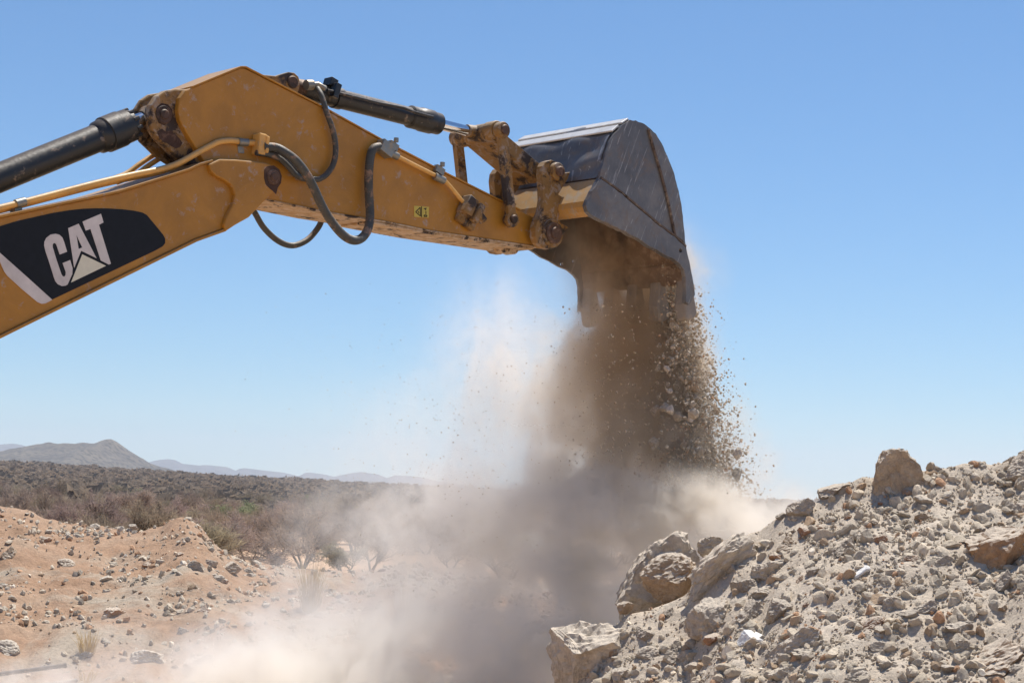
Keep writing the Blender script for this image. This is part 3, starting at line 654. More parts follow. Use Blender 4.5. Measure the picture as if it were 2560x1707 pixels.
def tuft(x, y, hpx, wpx, label, n=260, fn=mound_h):
    p = hit(x, y, fn, 17, 33.5, 0.05) or at(x, y, 30); k = p.y / FPX; H, Wd = hpx * k, wpx * k; TV = []; TF = []
    for _ in range(n):
        a = random.uniform(0, 6.28); r0 = random.random() ** .7 * Wd * .28; b = Vector((math.cos(a) * r0, math.sin(a) * r0, -.03)); h = H * random.uniform(.45, 1.0)
        lean = Vector((math.cos(a), math.sin(a), 0)) * random.uniform(0, Wd * .42) + Vector((random.gauss(0, .03), random.gauss(0, .03), 0)); w = random.uniform(.003, .006); s = Vector((-math.sin(a), math.cos(a), 0)).lerp(Vector((1, 0, 0)), .5) * w
        m_ = b + lean * .35 + Vector((0, 0, h * .55)); t = b + lean + Vector((0, 0, h)); o = len(TV); TV += [b - s, b + s, m_ - s, m_ + s, t]; TF += [(o, o + 1, o + 3), (o, o + 3, o + 2), (o + 2, o + 3, o + 4)]
    o = obj('grass_tuft', npmesh('grass_tuft', [v[:] for v in TV], TF, M['straw'])); o.location = p; tag(o, label, 'grass'); return o
tuft(775, 1528, 150, 80, 'taller dry yellow grass tuft below the spreading thorn tree')
tuft(1008, 1590, 150, 70, 'dry grass tuft half lost in the edge of the dust', 240)
tuft(905, 1598, 75, 66, 'short dry grass tuft left of the one in the dust', 200)
tuft(218, 1632, 74, 64, 'thin brownish grass tuft above the metal pipes', 120)
tuft(215, 1702, 50, 90, 'sparse dry twigs sprouting beside the metal pipes', 40)
for (x0, y0, x1, y1, rpx, lb) in ((-60, 1692, 166, 1662, 5.5, 'upper dark metal pipe lying on the earth in the lower left corner'), (60, 1716, 192, 1700, 4.5, 'lower dark metal pipe, mostly cut off by the picture bottom')):
    a = at(x0, y0, 23.6); b = at(x1, y1, 24.0); mb = MB(); mb.tube([a, a.lerp(b, .5), b], rpx * 23.8 / FPX, 14); mb.tube([b.lerp(a, .001), b.lerp(a, .03)], rpx * 1.25 * 23.8 / FPX, 14)
    tag(mb.build('metal_pipe', M['black']), lb, 'pipe')

# ------------------------------------------------------------------ excavator
EX = empty('excavator', (O0.x, O0.y, 0), math.atan2(UX.y, UX.x))
tag(EX, 'yellow tracked excavator arm tipping a load of rubble out of its steel bucket', 'excavator')
def P(lst, w): return [loc(p, w) for p in lst]
# -- boom
wb = -0.27
top = [(-600, 700), (-300, 618), (0, 545), (150, 513), (294, 483), (400, 450), (470, 428), (500, 414), (530, 406)]
bot = [(-600, 1143), (0, 837), (250, 714), (487, 598), (560, 572)]
boom = MB().poly(P(top + [(600, 470)] + bot[::-1], wb), wb, -wb).build('boom', M['paint'], EX, 0.008)
mb = MB(); mb.poly(band(P(top, wb), 0.018, 1), wb - 0.022, -wb + 0.022); mb.poly(band(P(bot, wb), 0.020, -1), wb - 0.022, -wb + 0.022)
mb.build('flange', M['paint'], boom, 0.004)
ear = [(523, 411), (551, 398), (590, 399), (634, 403), (668, 408), (688, 418), (700, 432), (703, 451), (697, 470), (680, 484), (650, 515), (624, 543), (590, 562), (566, 578), (560, 562), (566, 545), (578, 522), (586, 505), (588, 487), (580, 464), (560, 450), (540, 440), (528, 428)]
mb = MB(); mb.poly(P(ear, -0.31), -0.31, -0.225); mb.poly(P(ear, -0.31), 0.225, 0.31); mb.build('fork_plate', M['paint'], boom, 0.012)
bp = loc((683, 443), -0.31); rr_ = rp((683, 443), -0.31, 21)
MB().cylw(bp, rr_ * 0.92, -0.325, 0.325).cylw(bp, rr_ * 0.55, -0.34, 0.34).build('pivot_pin', M['pin'], boom)
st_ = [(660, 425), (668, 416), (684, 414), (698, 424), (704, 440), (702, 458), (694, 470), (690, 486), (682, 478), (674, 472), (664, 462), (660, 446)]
MB().poly(P(st_, -0.31), -0.3125, -0.309).build('dark_patch', M['dark_blotch'], boom)  # dark brown irregular patch around the pivot pin
# decal and lettering
wd_ = wb - 0.001
blk = [(-300, 480), (-120, 432), (0, 395), (200, 335), (400, 290), (600, 245), (800, 212), (950, 196), (1100, 190), (1250, 192), (1400, 201), (1540, 217), (1640, 238), (1690, 266), (1790, 385), (1880, 495), (1903, 540), (1903, 590), (1870, 630), (1780, 680), (1200, 955), (900, 1098), (600, 1240), (300, 972), (0, 705), (-300, 440)]
blk = [(-260, 460), (-120, 432)] + blk[2:-1]
MB().poly(P([zD(*p) for p in blk], wd_), wd_ - 0.003, wd_).build('decal_panel', M['decal_black'], boom)
wt = [(-200, 530), (0, 706), (300, 973), (598, 1242), (560, 1265), (520, 1284), (480, 1290), (430, 1270), (250, 1120), (80, 965), (45, 915), (20, 860), (0, 812), (-60, 700), (-180, 590)]
MB().poly(P([zD(*p) for p in wt], wd_), wd_ - 0.005, wd_ - 0.001).build('decal_stripe', M['decal_white'], boom)
Cc = [(685, 722), (770, 690), (735, 575), (715, 525), (680, 494), (635, 483), (580, 492), (530, 530), (508, 575), (506, 620), (520, 680), (570, 830), (618, 985), (635, 1030), (665, 1065), (710, 1085), (750, 1082), (775, 1068), (830, 945), (833, 880), (805, 785), (718, 820), (755, 925), (752, 960), (738, 977), (718, 972), (703, 945), (650, 790), (605, 640), (603, 608), (614, 592), (630, 590), (645, 605)]
Aa = [(783, 418), (903, 367), (1110, 765), (932, 678), (852, 875)]; Ah = [(877, 495), (945, 640), (903, 658)]
Tt = [(948, 343), (1160, 252), (1190, 352), (1137, 380), (1275, 828), (1252, 838), (1158, 790), (1040, 428), (985, 447)]
mb = MB(); w0_ = wd_ - 0.005
mb.poly(P([zD(*p) for p in Cc], wd_), w0_, wd_ - 0.003); mb.poly(P([zD(*p) for p in Aa], wd_), w0_, wd_ - 0.003, [P([zD(*p) for p in Ah], wd_)]); mb.poly(P([zD(*p) for p in Tt], wd_), w0_, wd_ - 0.003)
mb.build('lettering', M['decal_white'], boom)
MB().poly(P([zD(*p) for p in [(945, 720), (1218, 852), (815, 1045)]], wd_), w0_, wd_ - 0.003).build('triangle_mark', M['decal_yellow'], boom)
# -- stick
ws = -0.20
st = [(464, 226), (535, 197), (601, 170), (612, 171), (803, 268), (951, 350), (1126, 441), (1252, 504), (1320, 536), (1352, 552), (1368, 575), (1366, 600), (1351, 616), (1210, 596), (1077, 576), (965, 553), (824, 530), (670, 499), (620, 488), (560, 458), (520, 420), (490, 370), (465, 330), (450, 300), (446, 275), (450, 245)]
stick = MB().poly(P(st, ws), ws, -ws).build('stick', M['paint'], EX, 0.010)
mb = MB()
mb.poly(band(P([(480, 220), (535, 197), (601, 170), (613, 170)], ws), 0.012, 1), ws - 0.012, -ws + 0.012)
mb.poly(band(P([(613, 170), (803, 268), (951, 350), (1126, 441), (1252, 504), (1300, 527)], ws), 0.012, 1), ws - 0.012, -ws + 0.012)
mb.build('flange', M['paint'], stick, 0.003)
mb = MB(); mb.poly(band(P([(640, 492), (824, 530), (965, 553), (1077, 576), (1210, 596), (1345, 616)], ws), 0.014, -1), ws - 0.008, -ws + 0.008)
mb.poly(band(P([(930, 552), (1077, 580), (1210, 600), (1335, 619)], ws), 0.016, -1), ws + 0.004, -ws - 0.004)
mb.poly(figure8(loc((1265, 615), -0.05), 0.06, loc((1285, 618), -0.05), 0.06, 0.055), -0.05, 0.05)
mb.build('wear_plate', M['under'], stick, 0.003)
for (x, y) in ((903, 322), (1020, 383), (1170, 462)):
    c = loc((x, y), 0.0)
lug = [(376, 290), (380, 262), (394, 240), (415, 226), (440, 222), (480, 224), (520, 230), (530, 330), (530, 430), (500, 424), (482, 415), (455, 398), (432, 382), (412, 362), (395, 346), (380, 322)]
mb = MB(); mb.poly(P(lug, -0.15), -0.15, -0.07); mb.poly(P(lug, -0.15), 0.065, 0.11)
mb.poly(P([(470, 225), (520, 230), (560, 440), (500, 424), (450, 370), (440, 300)], -0.15), -0.07, 0.07)
mb.build('tail_bracket', M['paint_worn'], stick, 0.014)
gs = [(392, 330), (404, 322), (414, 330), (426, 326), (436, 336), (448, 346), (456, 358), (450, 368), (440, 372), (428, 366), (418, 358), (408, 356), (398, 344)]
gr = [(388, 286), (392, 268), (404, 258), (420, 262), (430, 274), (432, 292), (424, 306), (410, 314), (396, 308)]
mb = MB(); mb.poly(P(gs, -0.15), -0.1525, -0.149); mb.poly(P(gr, -0.15), -0.1525, -0.149); mb.build('dark_patch', M['dark_blotch'], stick)  # dark brown patches around and below the tail pin
tp = loc((409, 287), -0.15); MB().cylw(tp, rp((409, 287), -.15, 24), -0.162, 0.162).cylw(tp, rp((409, 287), -.15, 13), -0.175, 0.175).build('tail_pin', M['pin'], stick)
brk = [(625, 178), (660, 187), (690, 190), (708, 184), (722, 180), (736, 182), (747, 192), (751, 208), (747, 228), (738, 246), (700, 226), (655, 202)]
mb = MB(); mb.poly(P(brk, -0.14), -0.14, -0.085); mb.poly(P(brk, -0.14), 0.085, 0.14); mb.poly(P([(625, 178), (690, 193), (700, 228), (640, 196)], -0.14), -0.085, 0.085)
mb.build('cylinder_bracket', M['paint_worn'], stick, 0.008)
cp = loc((731, 206), -0.14); MB().cylw(cp, rp((731, 206), -.14, 16), -0.155, 0.155).build('bracket_pin', M['pin'], stick)
mb = MB(); c = loc((1054, 530), ws)
q = [zB(1240, 1040), zB(1345, 1048), zB(1343, 1125), zB(1240, 1118)]
MB().poly(P(q, ws), ws - 0.003, ws - 0.0005).build('warning_label', M['warning_yellow'], stick)
mb = MB(); w_ = ws - 0.004
def ln(a, b, t=0.0035):
    a, b = Vector(loc(zB(*a), ws)), Vector(loc(zB(*b), ws)); d = (b - a).normalized(); n_ = Vector((-d.y, d.x)) * t; mb.poly([tuple(a + n_), tuple(b + n_), tuple(b - n_), tuple(a - n_)], w_ - 0.001, w_ + 0.001)
for a, b in (((1282, 1052), (1250, 1084)), ((1250, 1084), (1284, 1114)), ((1284, 1114), (1282, 1052)), ((1292, 1045), (1292, 1120)), ((1266, 1078), (1274, 1092)), ((1308, 1062), (1328, 1058)), ((1318, 1056), (1322, 1072)), ((1323, 1078), (1323, 1100)), ((1310, 1106), (1330, 1108)), ((1310, 1106), (1310, 1116)), ((1310, 1116), (1330, 1117)), ((1330, 1117), (1330, 1108))): ln(a, b)
mb.build('warning_symbol', M['decal_black'], stick)
# -- linkage
wl_ = -0.30
T = loc((1259, 325), wl_); Bt = loc((1277, 549), wl_ + 0.03); rT, rB_ = rp((1259, 325), wl_, 21), rp((1277, 549), wl_, 20)
il = figure8(T, rT, Bt, rB_, rT * 0.62, 14)
for w0, w1 in ((-0.30, -0.245), (0.245, 0.30)):
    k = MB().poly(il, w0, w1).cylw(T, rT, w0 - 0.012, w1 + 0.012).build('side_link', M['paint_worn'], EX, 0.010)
    e = -1 if w0 < 0 else 1
    MB().cylw(Bt, rB_ * 0.55, 0.20 * e, 0.325 * e).build('link_pin', M['pin'], k)
MB().cylw(T, rT * 0.62, -0.33, 0.33).build('top_pin', M['pin'], EX)
Bu = loc((1382, 431), -0.30); Bl = loc((1374, 584), -0.30)
mb = MB(); mb.poly(figure8(T, rT * 1.15, Bu, rT * 0.95, rT * 0.90, 14), -0.17, 0.17)
mb.cylw(T, rT * 1.25, -0.235, -0.115); mb.cylw(T, rT * 1.25, 0.115, 0.235); mb.cylw(Bu, rT * 1.0, -0.245, 0.245)
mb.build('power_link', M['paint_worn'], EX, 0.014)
# -- bucket cylinder
def axis(pa, pb, t): return Vector(pa).lerp(Vector(pb), t)
ca, cb = L3((712, 213), 0), Vector((T[0], 0, T[1] + O0.z)); D = cb - ca
def ct(x): return ca + D * ((x - 712) / (1200 - 712))
r_ = rp((900, 260), 0, 24)
bc = MB().tube([ct(750), ct(752), ct(1030)], [r_ * .9, r_, r_], 32).build('bucket_cylinder', M['black'], EX)
MB().tube([ct(1012), ct(1016), ct(1040), ct(1044), ct(1070), ct(1074), ct(1090)], [r_ * 1.02, r_ * 1.22, r_ * 1.22, r_ * 1.30, r_ * 1.30, r_ * 1.2, r_ * 1.18], 32).build('gland', M['black'], bc)
MB().tube([ct(1085), ct(1185)], r_ * 0.60, 28).build('rod', M['chrome'], bc)
MB().cylw(T, rT * 1.1, -0.10, 0.10).tube([ct(1165), ct(1195)], [r_ * .72, r_ * .9], 20).build('rod_eye', M['paint_worn'], bc)
MB().cylw((cp[0], cp[1]), rp((731, 206), 0, 22), -0.08, 0.08).tube([ca, ct(752)], [r_ * .8, r_], 24).build('base_eye', M['pin'], bc)
pa, pb = L3((818, 226), -0.11), L3((1078, 291), -0.11)
mb = MB(); mb.tube([pa, pa.lerp(pb, .5), pa.lerp(pb, .72) + Vector((0, 0, .012)), pa.lerp(pb, .8) + Vector((0, -.03, -.01)), pb + Vector((0, -.02, -.01))], 0.012, 10)
mb.tube([L3((762, 211), -.06), L3((790, 216), -.10)], rp((770, 213), 0, 11), 14); mb.build('feed_pipe', M['black'], bc)
mb = MB(); mb.tube([L3((778, 214), -.10), L3((795, 212), -.13), L3((812, 222), -.14)], rp((770, 213), 0, 7), 12); mb.tube([L3((765, 213), -.12), L3((780, 213), -.12)], rp((770, 213), 0, 13), 14)
mb.build('elbow_fitting', M['zinc'], bc)
a = ct(832); mb = MB(); mb.tube([ct(826), ct(842)], r_ * 1.12, 24); c_ = L3((826, 212), -.03); mb.box((c_.x, c_.y, c_.z + .01), (.07, .10, .07), -.3); c_ = L3((838, 228), -.10); mb.box((c_.x, c_.y, c_.z), (.05, .07, .12), -.3)
mb.build('clamp', M['black'], bc, 0.004)
# -- boom cylinder
ba, bb = L3((-500, 645), 0), Vector((tp[0], 0, tp[1] + O0.z)); e0 = L3((0, 444), 0)
def ax2(x):
    return L3((x, 444 - 0.4045 * x), 0)
r2 = rp((200, 363), 0, 35.5)
bo = MB().tube([ax2(-600), ax2(0), ax2(262)], r2, 40).build('boom_cylinder', M['black'], EX)
MB().tube([ax2(240), ax2(246), ax2(262), ax2(263), ax2(300), ax2(301), ax2(318), ax2(319), ax2(328)], [r2, r2 * 1.16, r2 * 1.2, r2 * 1.3, r2 * 1.3, r2 * 1.22, r2 * 1.22, r2 * 1.1, r2 * 1.08], 40).build('gland', M['black'], bo)
mb = MB()
for k in range(10):
    a = 2 * math.pi * k / 10; dv = (ax2(333) - ax2(300)).normalized(); up = dv.cross(Vector((0, 1, 0))).normalized(); q_ = (up * math.cos(a) + Vector((0, 1, 0)) * math.sin(a)) * r2 * 1.05
    mb.tube([ax2(320) + q_, ax2(332) + q_], 0.016, 8)
mb.build('gland_bolts', M['black'], bo)
MB().tube([ax2(322), ax2(352), bb.lerp(ax2(352), 0.5)], r2 * 0.58, 32).build('rod', M['chrome'], bo)
MB().cylw(tp, rp((409, 287), 0, 31), -0.062, 0.062).tube([ax2(356), bb], [r2 * .66, r2 * .95], 20).build('rod_eye', M['pin'], bo)
# -- tubes on the boom
def pipe(name, pts, w, r, mat, par, n=6, seg=12, ridge=0):
    ws_ = w if isinstance(w, (list, tuple)) else [w] * len(pts)
    return MB().tube(spline([L3(p, q) for p, q in zip(pts, ws_)], n), r, seg, True, ridge).build(name, mat, par)
rt = rp((300, 440), -.22, 8.2)
main = [(-600, 668), (-300, 592), (0, 520), (69, 503), (230, 461), (330, 438), (400, 424), (430, 415), (455, 404), (500, 379), (532, 362), (548, 355), (575, 352), (610, 356), (636, 358)]
pipe('boom_pipe', main, -.22, rt, M['tube'], boom)
pipe('boom_pipe', [(x - 14 if x < 600 else x - 4, y + 9) for x, y in main], -.14, rt, M['tube'], boom)
far1 = [(270, 452), (316, 434), (350, 410), (385, 388), (405, 381), (440, 380)]
pipe('boom_pipe', far1, .2, rt * .85, M['tube'], boom); pipe('boom_pipe', [(x + 22, y + 4) for x, y in far1], .16, rt * .85, M['tube'], boom)
for (x, y) in ((50, 507), (606, 356)):
    a = L3((x - 11, y + (3 if x < 100 else -1)), -.22); b = L3((x + 12, y - (3 if x < 100 else -1)), -.22)
    mb = MB().tube([a, b], rt * 1.32, 16); c_ = (a + b) / 2; mb.box((c_.x, c_.y + .05, c_.z - .05), (.055, .07, .06), .1); mb.build('pipe_clamp', M['zinc'], boom, 0.003)
c_ = L3((648, 362), -.24); MB().box((c_.x, c_.y, c_.z), (.07, .10, .16), -.05).box((c_.x + .035, c_.y, c_.z), (.03, .13, .13), -.05).build('pipe_flange', M['tube'], boom, 0.012)
# -- hoses
rh = rp((800, 480), -.35, 11)
H1 = [(658, 367), (690, 370), (712, 381), (740, 402), (765, 434), (786, 473), (805, 515), (828, 553), (856, 586), (880, 600), (900, 598), (915, 583), (923, 560), (925, 530), (922, 483), (922, 435), (926, 392), (934, 372), (950, 367)]
pipe('hydraulic_hose', H1, [-.27, -.29, -.33, -.36, -.38, -.38, -.38, -.38, -.37, -.36, -.34, -.32, -.30, -.28, -.265, -.26, -.26, -.26, -.26], rh, M['hose'], EX, 8, 14, 0.07)
H1b = [(664, 388), (690, 396), (715, 412), (740, 432), (768, 452), (800, 470)]
pipe('hydraulic_hose', [(640, 382), (670, 386), (700, 398), (722, 418), (738, 436), (756, 446), (779, 448), (800, 447), (822, 430), (836, 402), (839, 367), (832, 325), (817, 283), (804, 241), (793, 221)],
     [-.26, -.27, -.27, -.26, -.26, -.25, -.25, -.25, -.25, -.25, -.25, -.25, -.24, -.20, -.14], rp((830, 330), -.25, 7), M['hose'], EX, 8, 12, 0.09)
pipe('hydraulic_hose', [(620, 505), (637, 532), (660, 570), (695, 602), (730, 614), (765, 602), (789, 578), (803, 553), (806, 520)], .27, rp((700, 600), .27, 7.5), M['hose'], EX, 8, 12, 0.05)
pipe('hydraulic_hose', [(655, 374), (690, 386), (712, 402), (735, 420), (760, 440)], [-.2, -.22, -.23, -.23, -.22], rh * .9, M['hose'], EX, 8, 12, 0.07)
# sleeve rings
mb = MB()
for (x, y, w) in ((932, 383, -.26), (923, 500, -.27), (812, 528, -.38)):
    c_ = L3((x, y), w); mb.tube([c_ - Vector((0, 0, .03)), c_ + Vector((0, 0, .03))], rh * 1.14, 16)
# -- rigid line on the stick
ln_ = pipe('stick_pipe', [(968, 380), (993, 391), (1040, 415), (1090, 440), (1108, 449), (1125, 466), (1158, 506), (1172, 520)], ws - 0.045, rp((1040, 415), -.24, 5.2), M['tube'], stick)
def blk_(p, w, size, rot, mat, name, par=stick, bev=0.005):
    c_ = L3(p, w); return MB().box((c_.x, c_.y, c_.z), size, rot).build(name, mat, par, bev)
blk_((962, 372), ws - .05, (.13, .09, .10), -.42, M['zinc'], 'pipe_fitting'); 
for x, y in ((982, 386), (1098, 446)):
    a = L3((x - 12, y - 6), ws - .045); b = L3((x + 12, y + 6), ws - .045); mb = MB().tube([a, b], rp((x, y), -.24, 9.5), 16); c_ = (a + b) / 2; mb.box((c_.x + .02, c_.y + .03, c_.z + .07), (.09, .05, .06), -.4)
    mb.tube([c_ + Vector((.03, 0, .10)), c_ + Vector((.03, 0, .135))], .02, 8); mb.build('pipe_clamp', M['zinc'], stick, 0.003)
c_ = L3((1168, 516), ws - .06)
MB().box((c_.x, c_.y, c_.z), (.10, .11, .16), -.5).box((c_.x + .08, c_.y - .01, c_.z - .05), (.06, .12, .17), -.5).box((c_.x + .02, c_.y + .03, c_.z - .10), (.2, .05, .12), -.4).tube([(c_.x + .10, c_.y - .02, c_.z - .05), (c_.x + .16, c_.y - .02, c_.z - .10)], .04, 10).build('port_block', M['paint_worn'], stick, 0.01)
# -- bucket
earp = [(1060, 560), (1090, 512), (1150, 495), (1210, 520), (1262, 590), (1290, 628), (1345, 620), (1320, 690), (1270, 770), (1222, 852), (1245, 866), (1300, 900), (1420, 960), (1430, 1010), (1320, 1010), (1240, 1040), (1222, 1100), (1250, 1150), (1330, 1190), (1290, 1240), (1235, 1290), (1195, 1370), (1130, 1415), (1060, 1402), (1010, 1350), (985, 1280), (985, 1195), (1010, 1110), (1050, 1020), (1068, 900), (1062, 760), (1050, 640)]
er = P([zF(*p) for p in earp], -0.33)
BK = MB()
side = [(1553, 317), (1565, 307), (1576, 302), (1590, 302), (1605, 308), (1622, 319), (1640, 335), (1656, 362), (1670, 394), (1683, 428), (1694, 467), (1703, 508), (1709, 559), (1714, 612), (1720, 643), (1731, 692), (1738, 737), (1722, 762), (1712, 757), (1712, 692), (1707, 676), (1698, 662), (1684, 650), (1666, 643), (1640, 627), (1617, 614), (1590, 597), (1559, 581), (1513, 559), (1479, 543), (1467, 528), (1463, 515), (1467, 500), (1482, 472), (1498, 444), (1505, 420), (1512, 392), (1521, 363), (1532, 338)]
WB = 0.66
def rag(pts, amp):
    out = []
    for i, p in enumerate(pts):
        q = pts[(i + 1) % len(pts)]; k = max(1, int(math.dist(p, q) / 0.03))
        for j in range(k):
            x, y = p[0] + (q[0] - p[0]) * j / k, p[1] + (q[1] - p[1]) * j / k; out.append((x + amp * noise.noise(Vector((x * 19, y * 19, 1))), y + amp * noise.noise(Vector((x * 19, y * 19, 7)))))
    return out
sp = rag(P(side, -WB), .009); hA = circ(loc((1697, 627), -WB), .018); hB = circ(loc((1667, 635), -WB), .018)
bucket = BK.poly(sp, -WB, -WB + .03, [hA, hB]).build('bucket', M['steel'], EX, 0.005)
MB().poly(sp, WB - .03, WB, [hA, hB]).build('side_plate', M['steel'], bucket, 0.005)
lo_ = [(1502, 447), (1545, 478), (1600, 524), (1650, 566), (1688, 594), (1713, 618), (1721, 645), (1731, 692), (1737, 735), (1722, 760), (1714, 755), (1714, 692), (1709, 676), (1700, 660), (1686, 648), (1668, 641), (1642, 625), (1619, 612), (1592, 595), (1561, 579), (1515, 557), (1481, 541), (1469, 527), (1465, 515), (1469, 501), (1484, 473)]
mb = MB(); mb.poly(rag(P(lo_, -WB - .02), .009), -WB - .022, -WB, [hA]); mb.build('side_cutter', M['steel'], bucket, 0.006)
bk_ = [(1622, 322), (1638, 337), (1654, 364), (1668, 396), (1681, 430), (1692, 468), (1701, 509), (1707, 560), (1711, 606), (1690, 590), (1684, 560), (1676, 520), (1664, 470), (1648, 410), (1636, 370)]
MB().poly(rag(P(bk_, -WB - .014), .012), -WB - .015, -WB).build('wear_plate', M['steel'], bucket, 0.004)
mb = MB(); wv = -WB - .008
mb.tube(spline([L3(p, wv) for p in [(1621, 324), (1634, 372), (1646, 412), (1662, 470), (1674, 522), (1682, 562), (1688, 590)]], 6), .013, 8)
mb.tube(spline([L3(p, wv) for p in [(1503, 445), (1547, 476), (1602, 522), (1652, 564), (1690, 592), (1714, 616)]], 6), .012, 8); mb.build('weld_seam', M['weld'], bucket)
shell = [(1498, 444), (1505, 420), (1512, 392), (1521, 363), (1532, 338), (1553, 317), (1565, 307), (1576, 302), (1590, 302), (1605, 308), (1622, 319), (1640, 335), (1656, 362), (1670, 394), (1683, 428), (1694, 467), (1703, 508), (1709, 559), (1714, 612), (1720, 643), (1727, 690)]
SP = P(shell, -WB)
# curved shell: outer steel sheet with dents, inner dirt sheet
mb = MB(); MB_ = MB()
nw = 40; path = [Vector(p) for p in SP]; dense = []
for a, b in zip(path, path[1:]):
    for i in range(4): dense.append(a.lerp(b, i / 4))
dense.append(path[-1])
for lay, (mm, off) in enumerate(((mb, 0.004), (MB_, -0.022))):
    vs = []
    for i, p in enumerate(dense):
        t = (dense[min(i + 1, len(dense) - 1)] - dense[max(i - 1, 0)]).normalized(); nrm = Vector((-t.y, t.x))
        for j in range(nw + 1):
            w = -WB + .028 + (2 * WB - .056) * j / nw
            dent = 0.035 * noise.noise(Vector((i * .16, w * 3.3, lay))) * (1 if 4 < i < 30 else .4)
            q_ = p + nrm * (off + dent); vs.append((q_.x, w, q_.y + O0.z))
    mm.add(vs, [(i * (nw + 1) + j, i * (nw + 1) + j + 1, (i + 1) * (nw + 1) + j + 1, (i + 1) * (nw + 1) + j) for i in range(len(dense) - 1) for j in range(nw)], True)
mb.build('shell', M['steel'], bucket); MB_.build('lining', M['inside'], bucket)
hb = [(1497, 446), (1482, 474), (1467, 502), (1466, 516), (1470, 528), (1482, 541), (1530, 520), (1522, 470)]
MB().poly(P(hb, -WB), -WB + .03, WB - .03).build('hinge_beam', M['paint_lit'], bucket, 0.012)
mb = MB(); mb.poly(er, -0.33, -0.255); mb.poly(er, 0.255, 0.33)
mb.cylw(Bu, rT * 1.12, -0.375, -0.25); mb.cylw(Bu, rT * 1.12, 0.375, 0.25); mb.cylw(Bl, rT * 1.75, -0.345, -0.245); mb.cylw(Bl, rT * 1.75, 0.345, 0.245)
mb.build('hanger_bracket', M['paint_worn'], bucket, 0.012)
MB().cylw(Bu, rT * .62, -0.405, 0.405).build('bucket_pin', M['pin'], bucket); MB().cylw(Bl, rT * 1.3, -0.365, 0.365).cylw(Bl, rT * .72, -0.385, 0.385).build('bucket_pin', M['pin'], bucket)
# worn bars across the back
mb = MB()
for a, b in (((1536, 331), (1553, 316)), ((1560, 311), (1577, 300))):
    A2, B2 = Vector(loc(a, -WB)), Vector(loc(b, -WB)); t = (B2 - A2).normalized(); n_ = Vector((-t.y, t.x)); mb.poly([tuple(A2 + n_ * .005), tuple(B2 + n_ * .005), tuple(B2 + n_ * .022), tuple(A2 + n_ * .022)], -WB + .02, WB - .02)
mb.build('wear_strip', M['polished'], bucket, 0.006)
lp = P([(1716, 660), (1722, 652), (1734, 700), (1732, 712), (1723, 709)], -WB); MB().poly(lp, -WB + .03, WB - .03).build('cutting_edge', M['inside'], bucket, 0.006)
tt = P([(1721, 698), (1733, 695), (1741, 745), (1747, 780), (1744, 792), (1728, 803), (1720, 797), (1716, 760)], -WB)
for k in range(5):
    w = -WB + .015 + k * (2 * WB - .19) / 4 + (.03 if k else 0)
    MB().poly(tt, w, w + .13).build('tooth', M['tooth'], bucket, 0.018)

# ------------------------------------------------------------------ falling debris
def stream_pt(kind):
    y = random.uniform(640, 1255) if kind else 620 + 640 * random.random() ** 0.8
    t = (y - 640) / 600
    cx = 1672 + 78 * t; half = 28 + 80 * max(0, t) ** 1.2
    r = random.gauss(0, .55)
    x = cx + r * half
    return x, y
def prm(): return at(0, 0, 1)
p_ = []; s_ = []
for _ in range(26000):
    x, y = stream_pt(False); Y = random.gauss(17.0, .18); q_ = at(x, y, Y); p_.append(q_[:]); s_.append(.0022 + .012 * random.random() ** 4)
for _ in range(900):                                # stray grit thrown around
    t = random.random() ** .6; y = 690 + 550 * t; x = 1728 + 85 * t + abs(random.gauss(0, 22 + 34 * t)); p_.append(at(x, y, random.gauss(17, .3))[:]); s_.append(.003 + .006 * random.random() ** 2)
for _ in range(700):
    x = random.gauss(1200, 260); y = random.gauss(1050, 230)
    if y < 700: continue
    p_.append(at(x, y, random.gauss(16.6, .5))[:]); s_.append(.0025 + .002 * random.random())
for _ in range(900):
    y = random.uniform(760, 1250); x = random.gauss(1530, 60); p_.append(at(x, y, random.gauss(16.9, .25))[:]); s_.append(.003 + .006 * random.random() ** 2)
n = len(p_)
tag(scatter('falling_grit_debris', p_, np.array(s_), tints(n, [.25, .2, .15, .1, .12, .1, .04, .04]), M['chip'], 1, flat=(1, 1, 1.25)), 'grit and sand pouring out of the bucket', None, None, 'stuff')
for i in range(150):
    x, y = stream_pt(True); y = 800 + (y - 640) * .72; cf = random.choice([C_TAN, C_PALE, C_GREY, C_WHITE, C_BROWN, C_DARK]); Y = random.gauss(16.75, .15); q_ = at(x, y, Y); s = random.uniform(.012, .022) if random.random() < .7 else random.uniform(.025, .055 if y > 960 else .03)
    place(random.choice(MID), 'falling_stone', q_, s, s * .9, s * random.uniform(.9, 1.4), random.uniform(-40, 40), random.uniform(0, 6), 0, cf,
          f"{'small' if s < .022 else 'larger'} {CN[cf]} stone tumbling {'high' if y < 930 else 'midway' if y < 1080 else 'low'} in the {'left' if x < 1670 else 'right' if x > 1735 else 'middle'} of the falling debris", 'stone', 'stones falling from the bucket')
place(BOUL[3], 'falling_stone', at(1674, 1026, 16.6), .033, .03, .038, 10, 0, 0, C_WHITE, 'bright cream falling stone, the palest in the middle of the stream', 'stone')
place(BOUL[2], 'falling_stone', at(1635, 1106, 16.6), .045, .04, .05, 10, 0, 0, C_PALE, 'large pale grey falling stone at the left edge of the stream', 'stone')
place(BOUL[5], 'falling_stone', at(1750, 1130, 16.6), .045, .04, .05, 10, 0, 0, C_GREY, 'large round grey falling stone low in the right of the stream', 'stone')

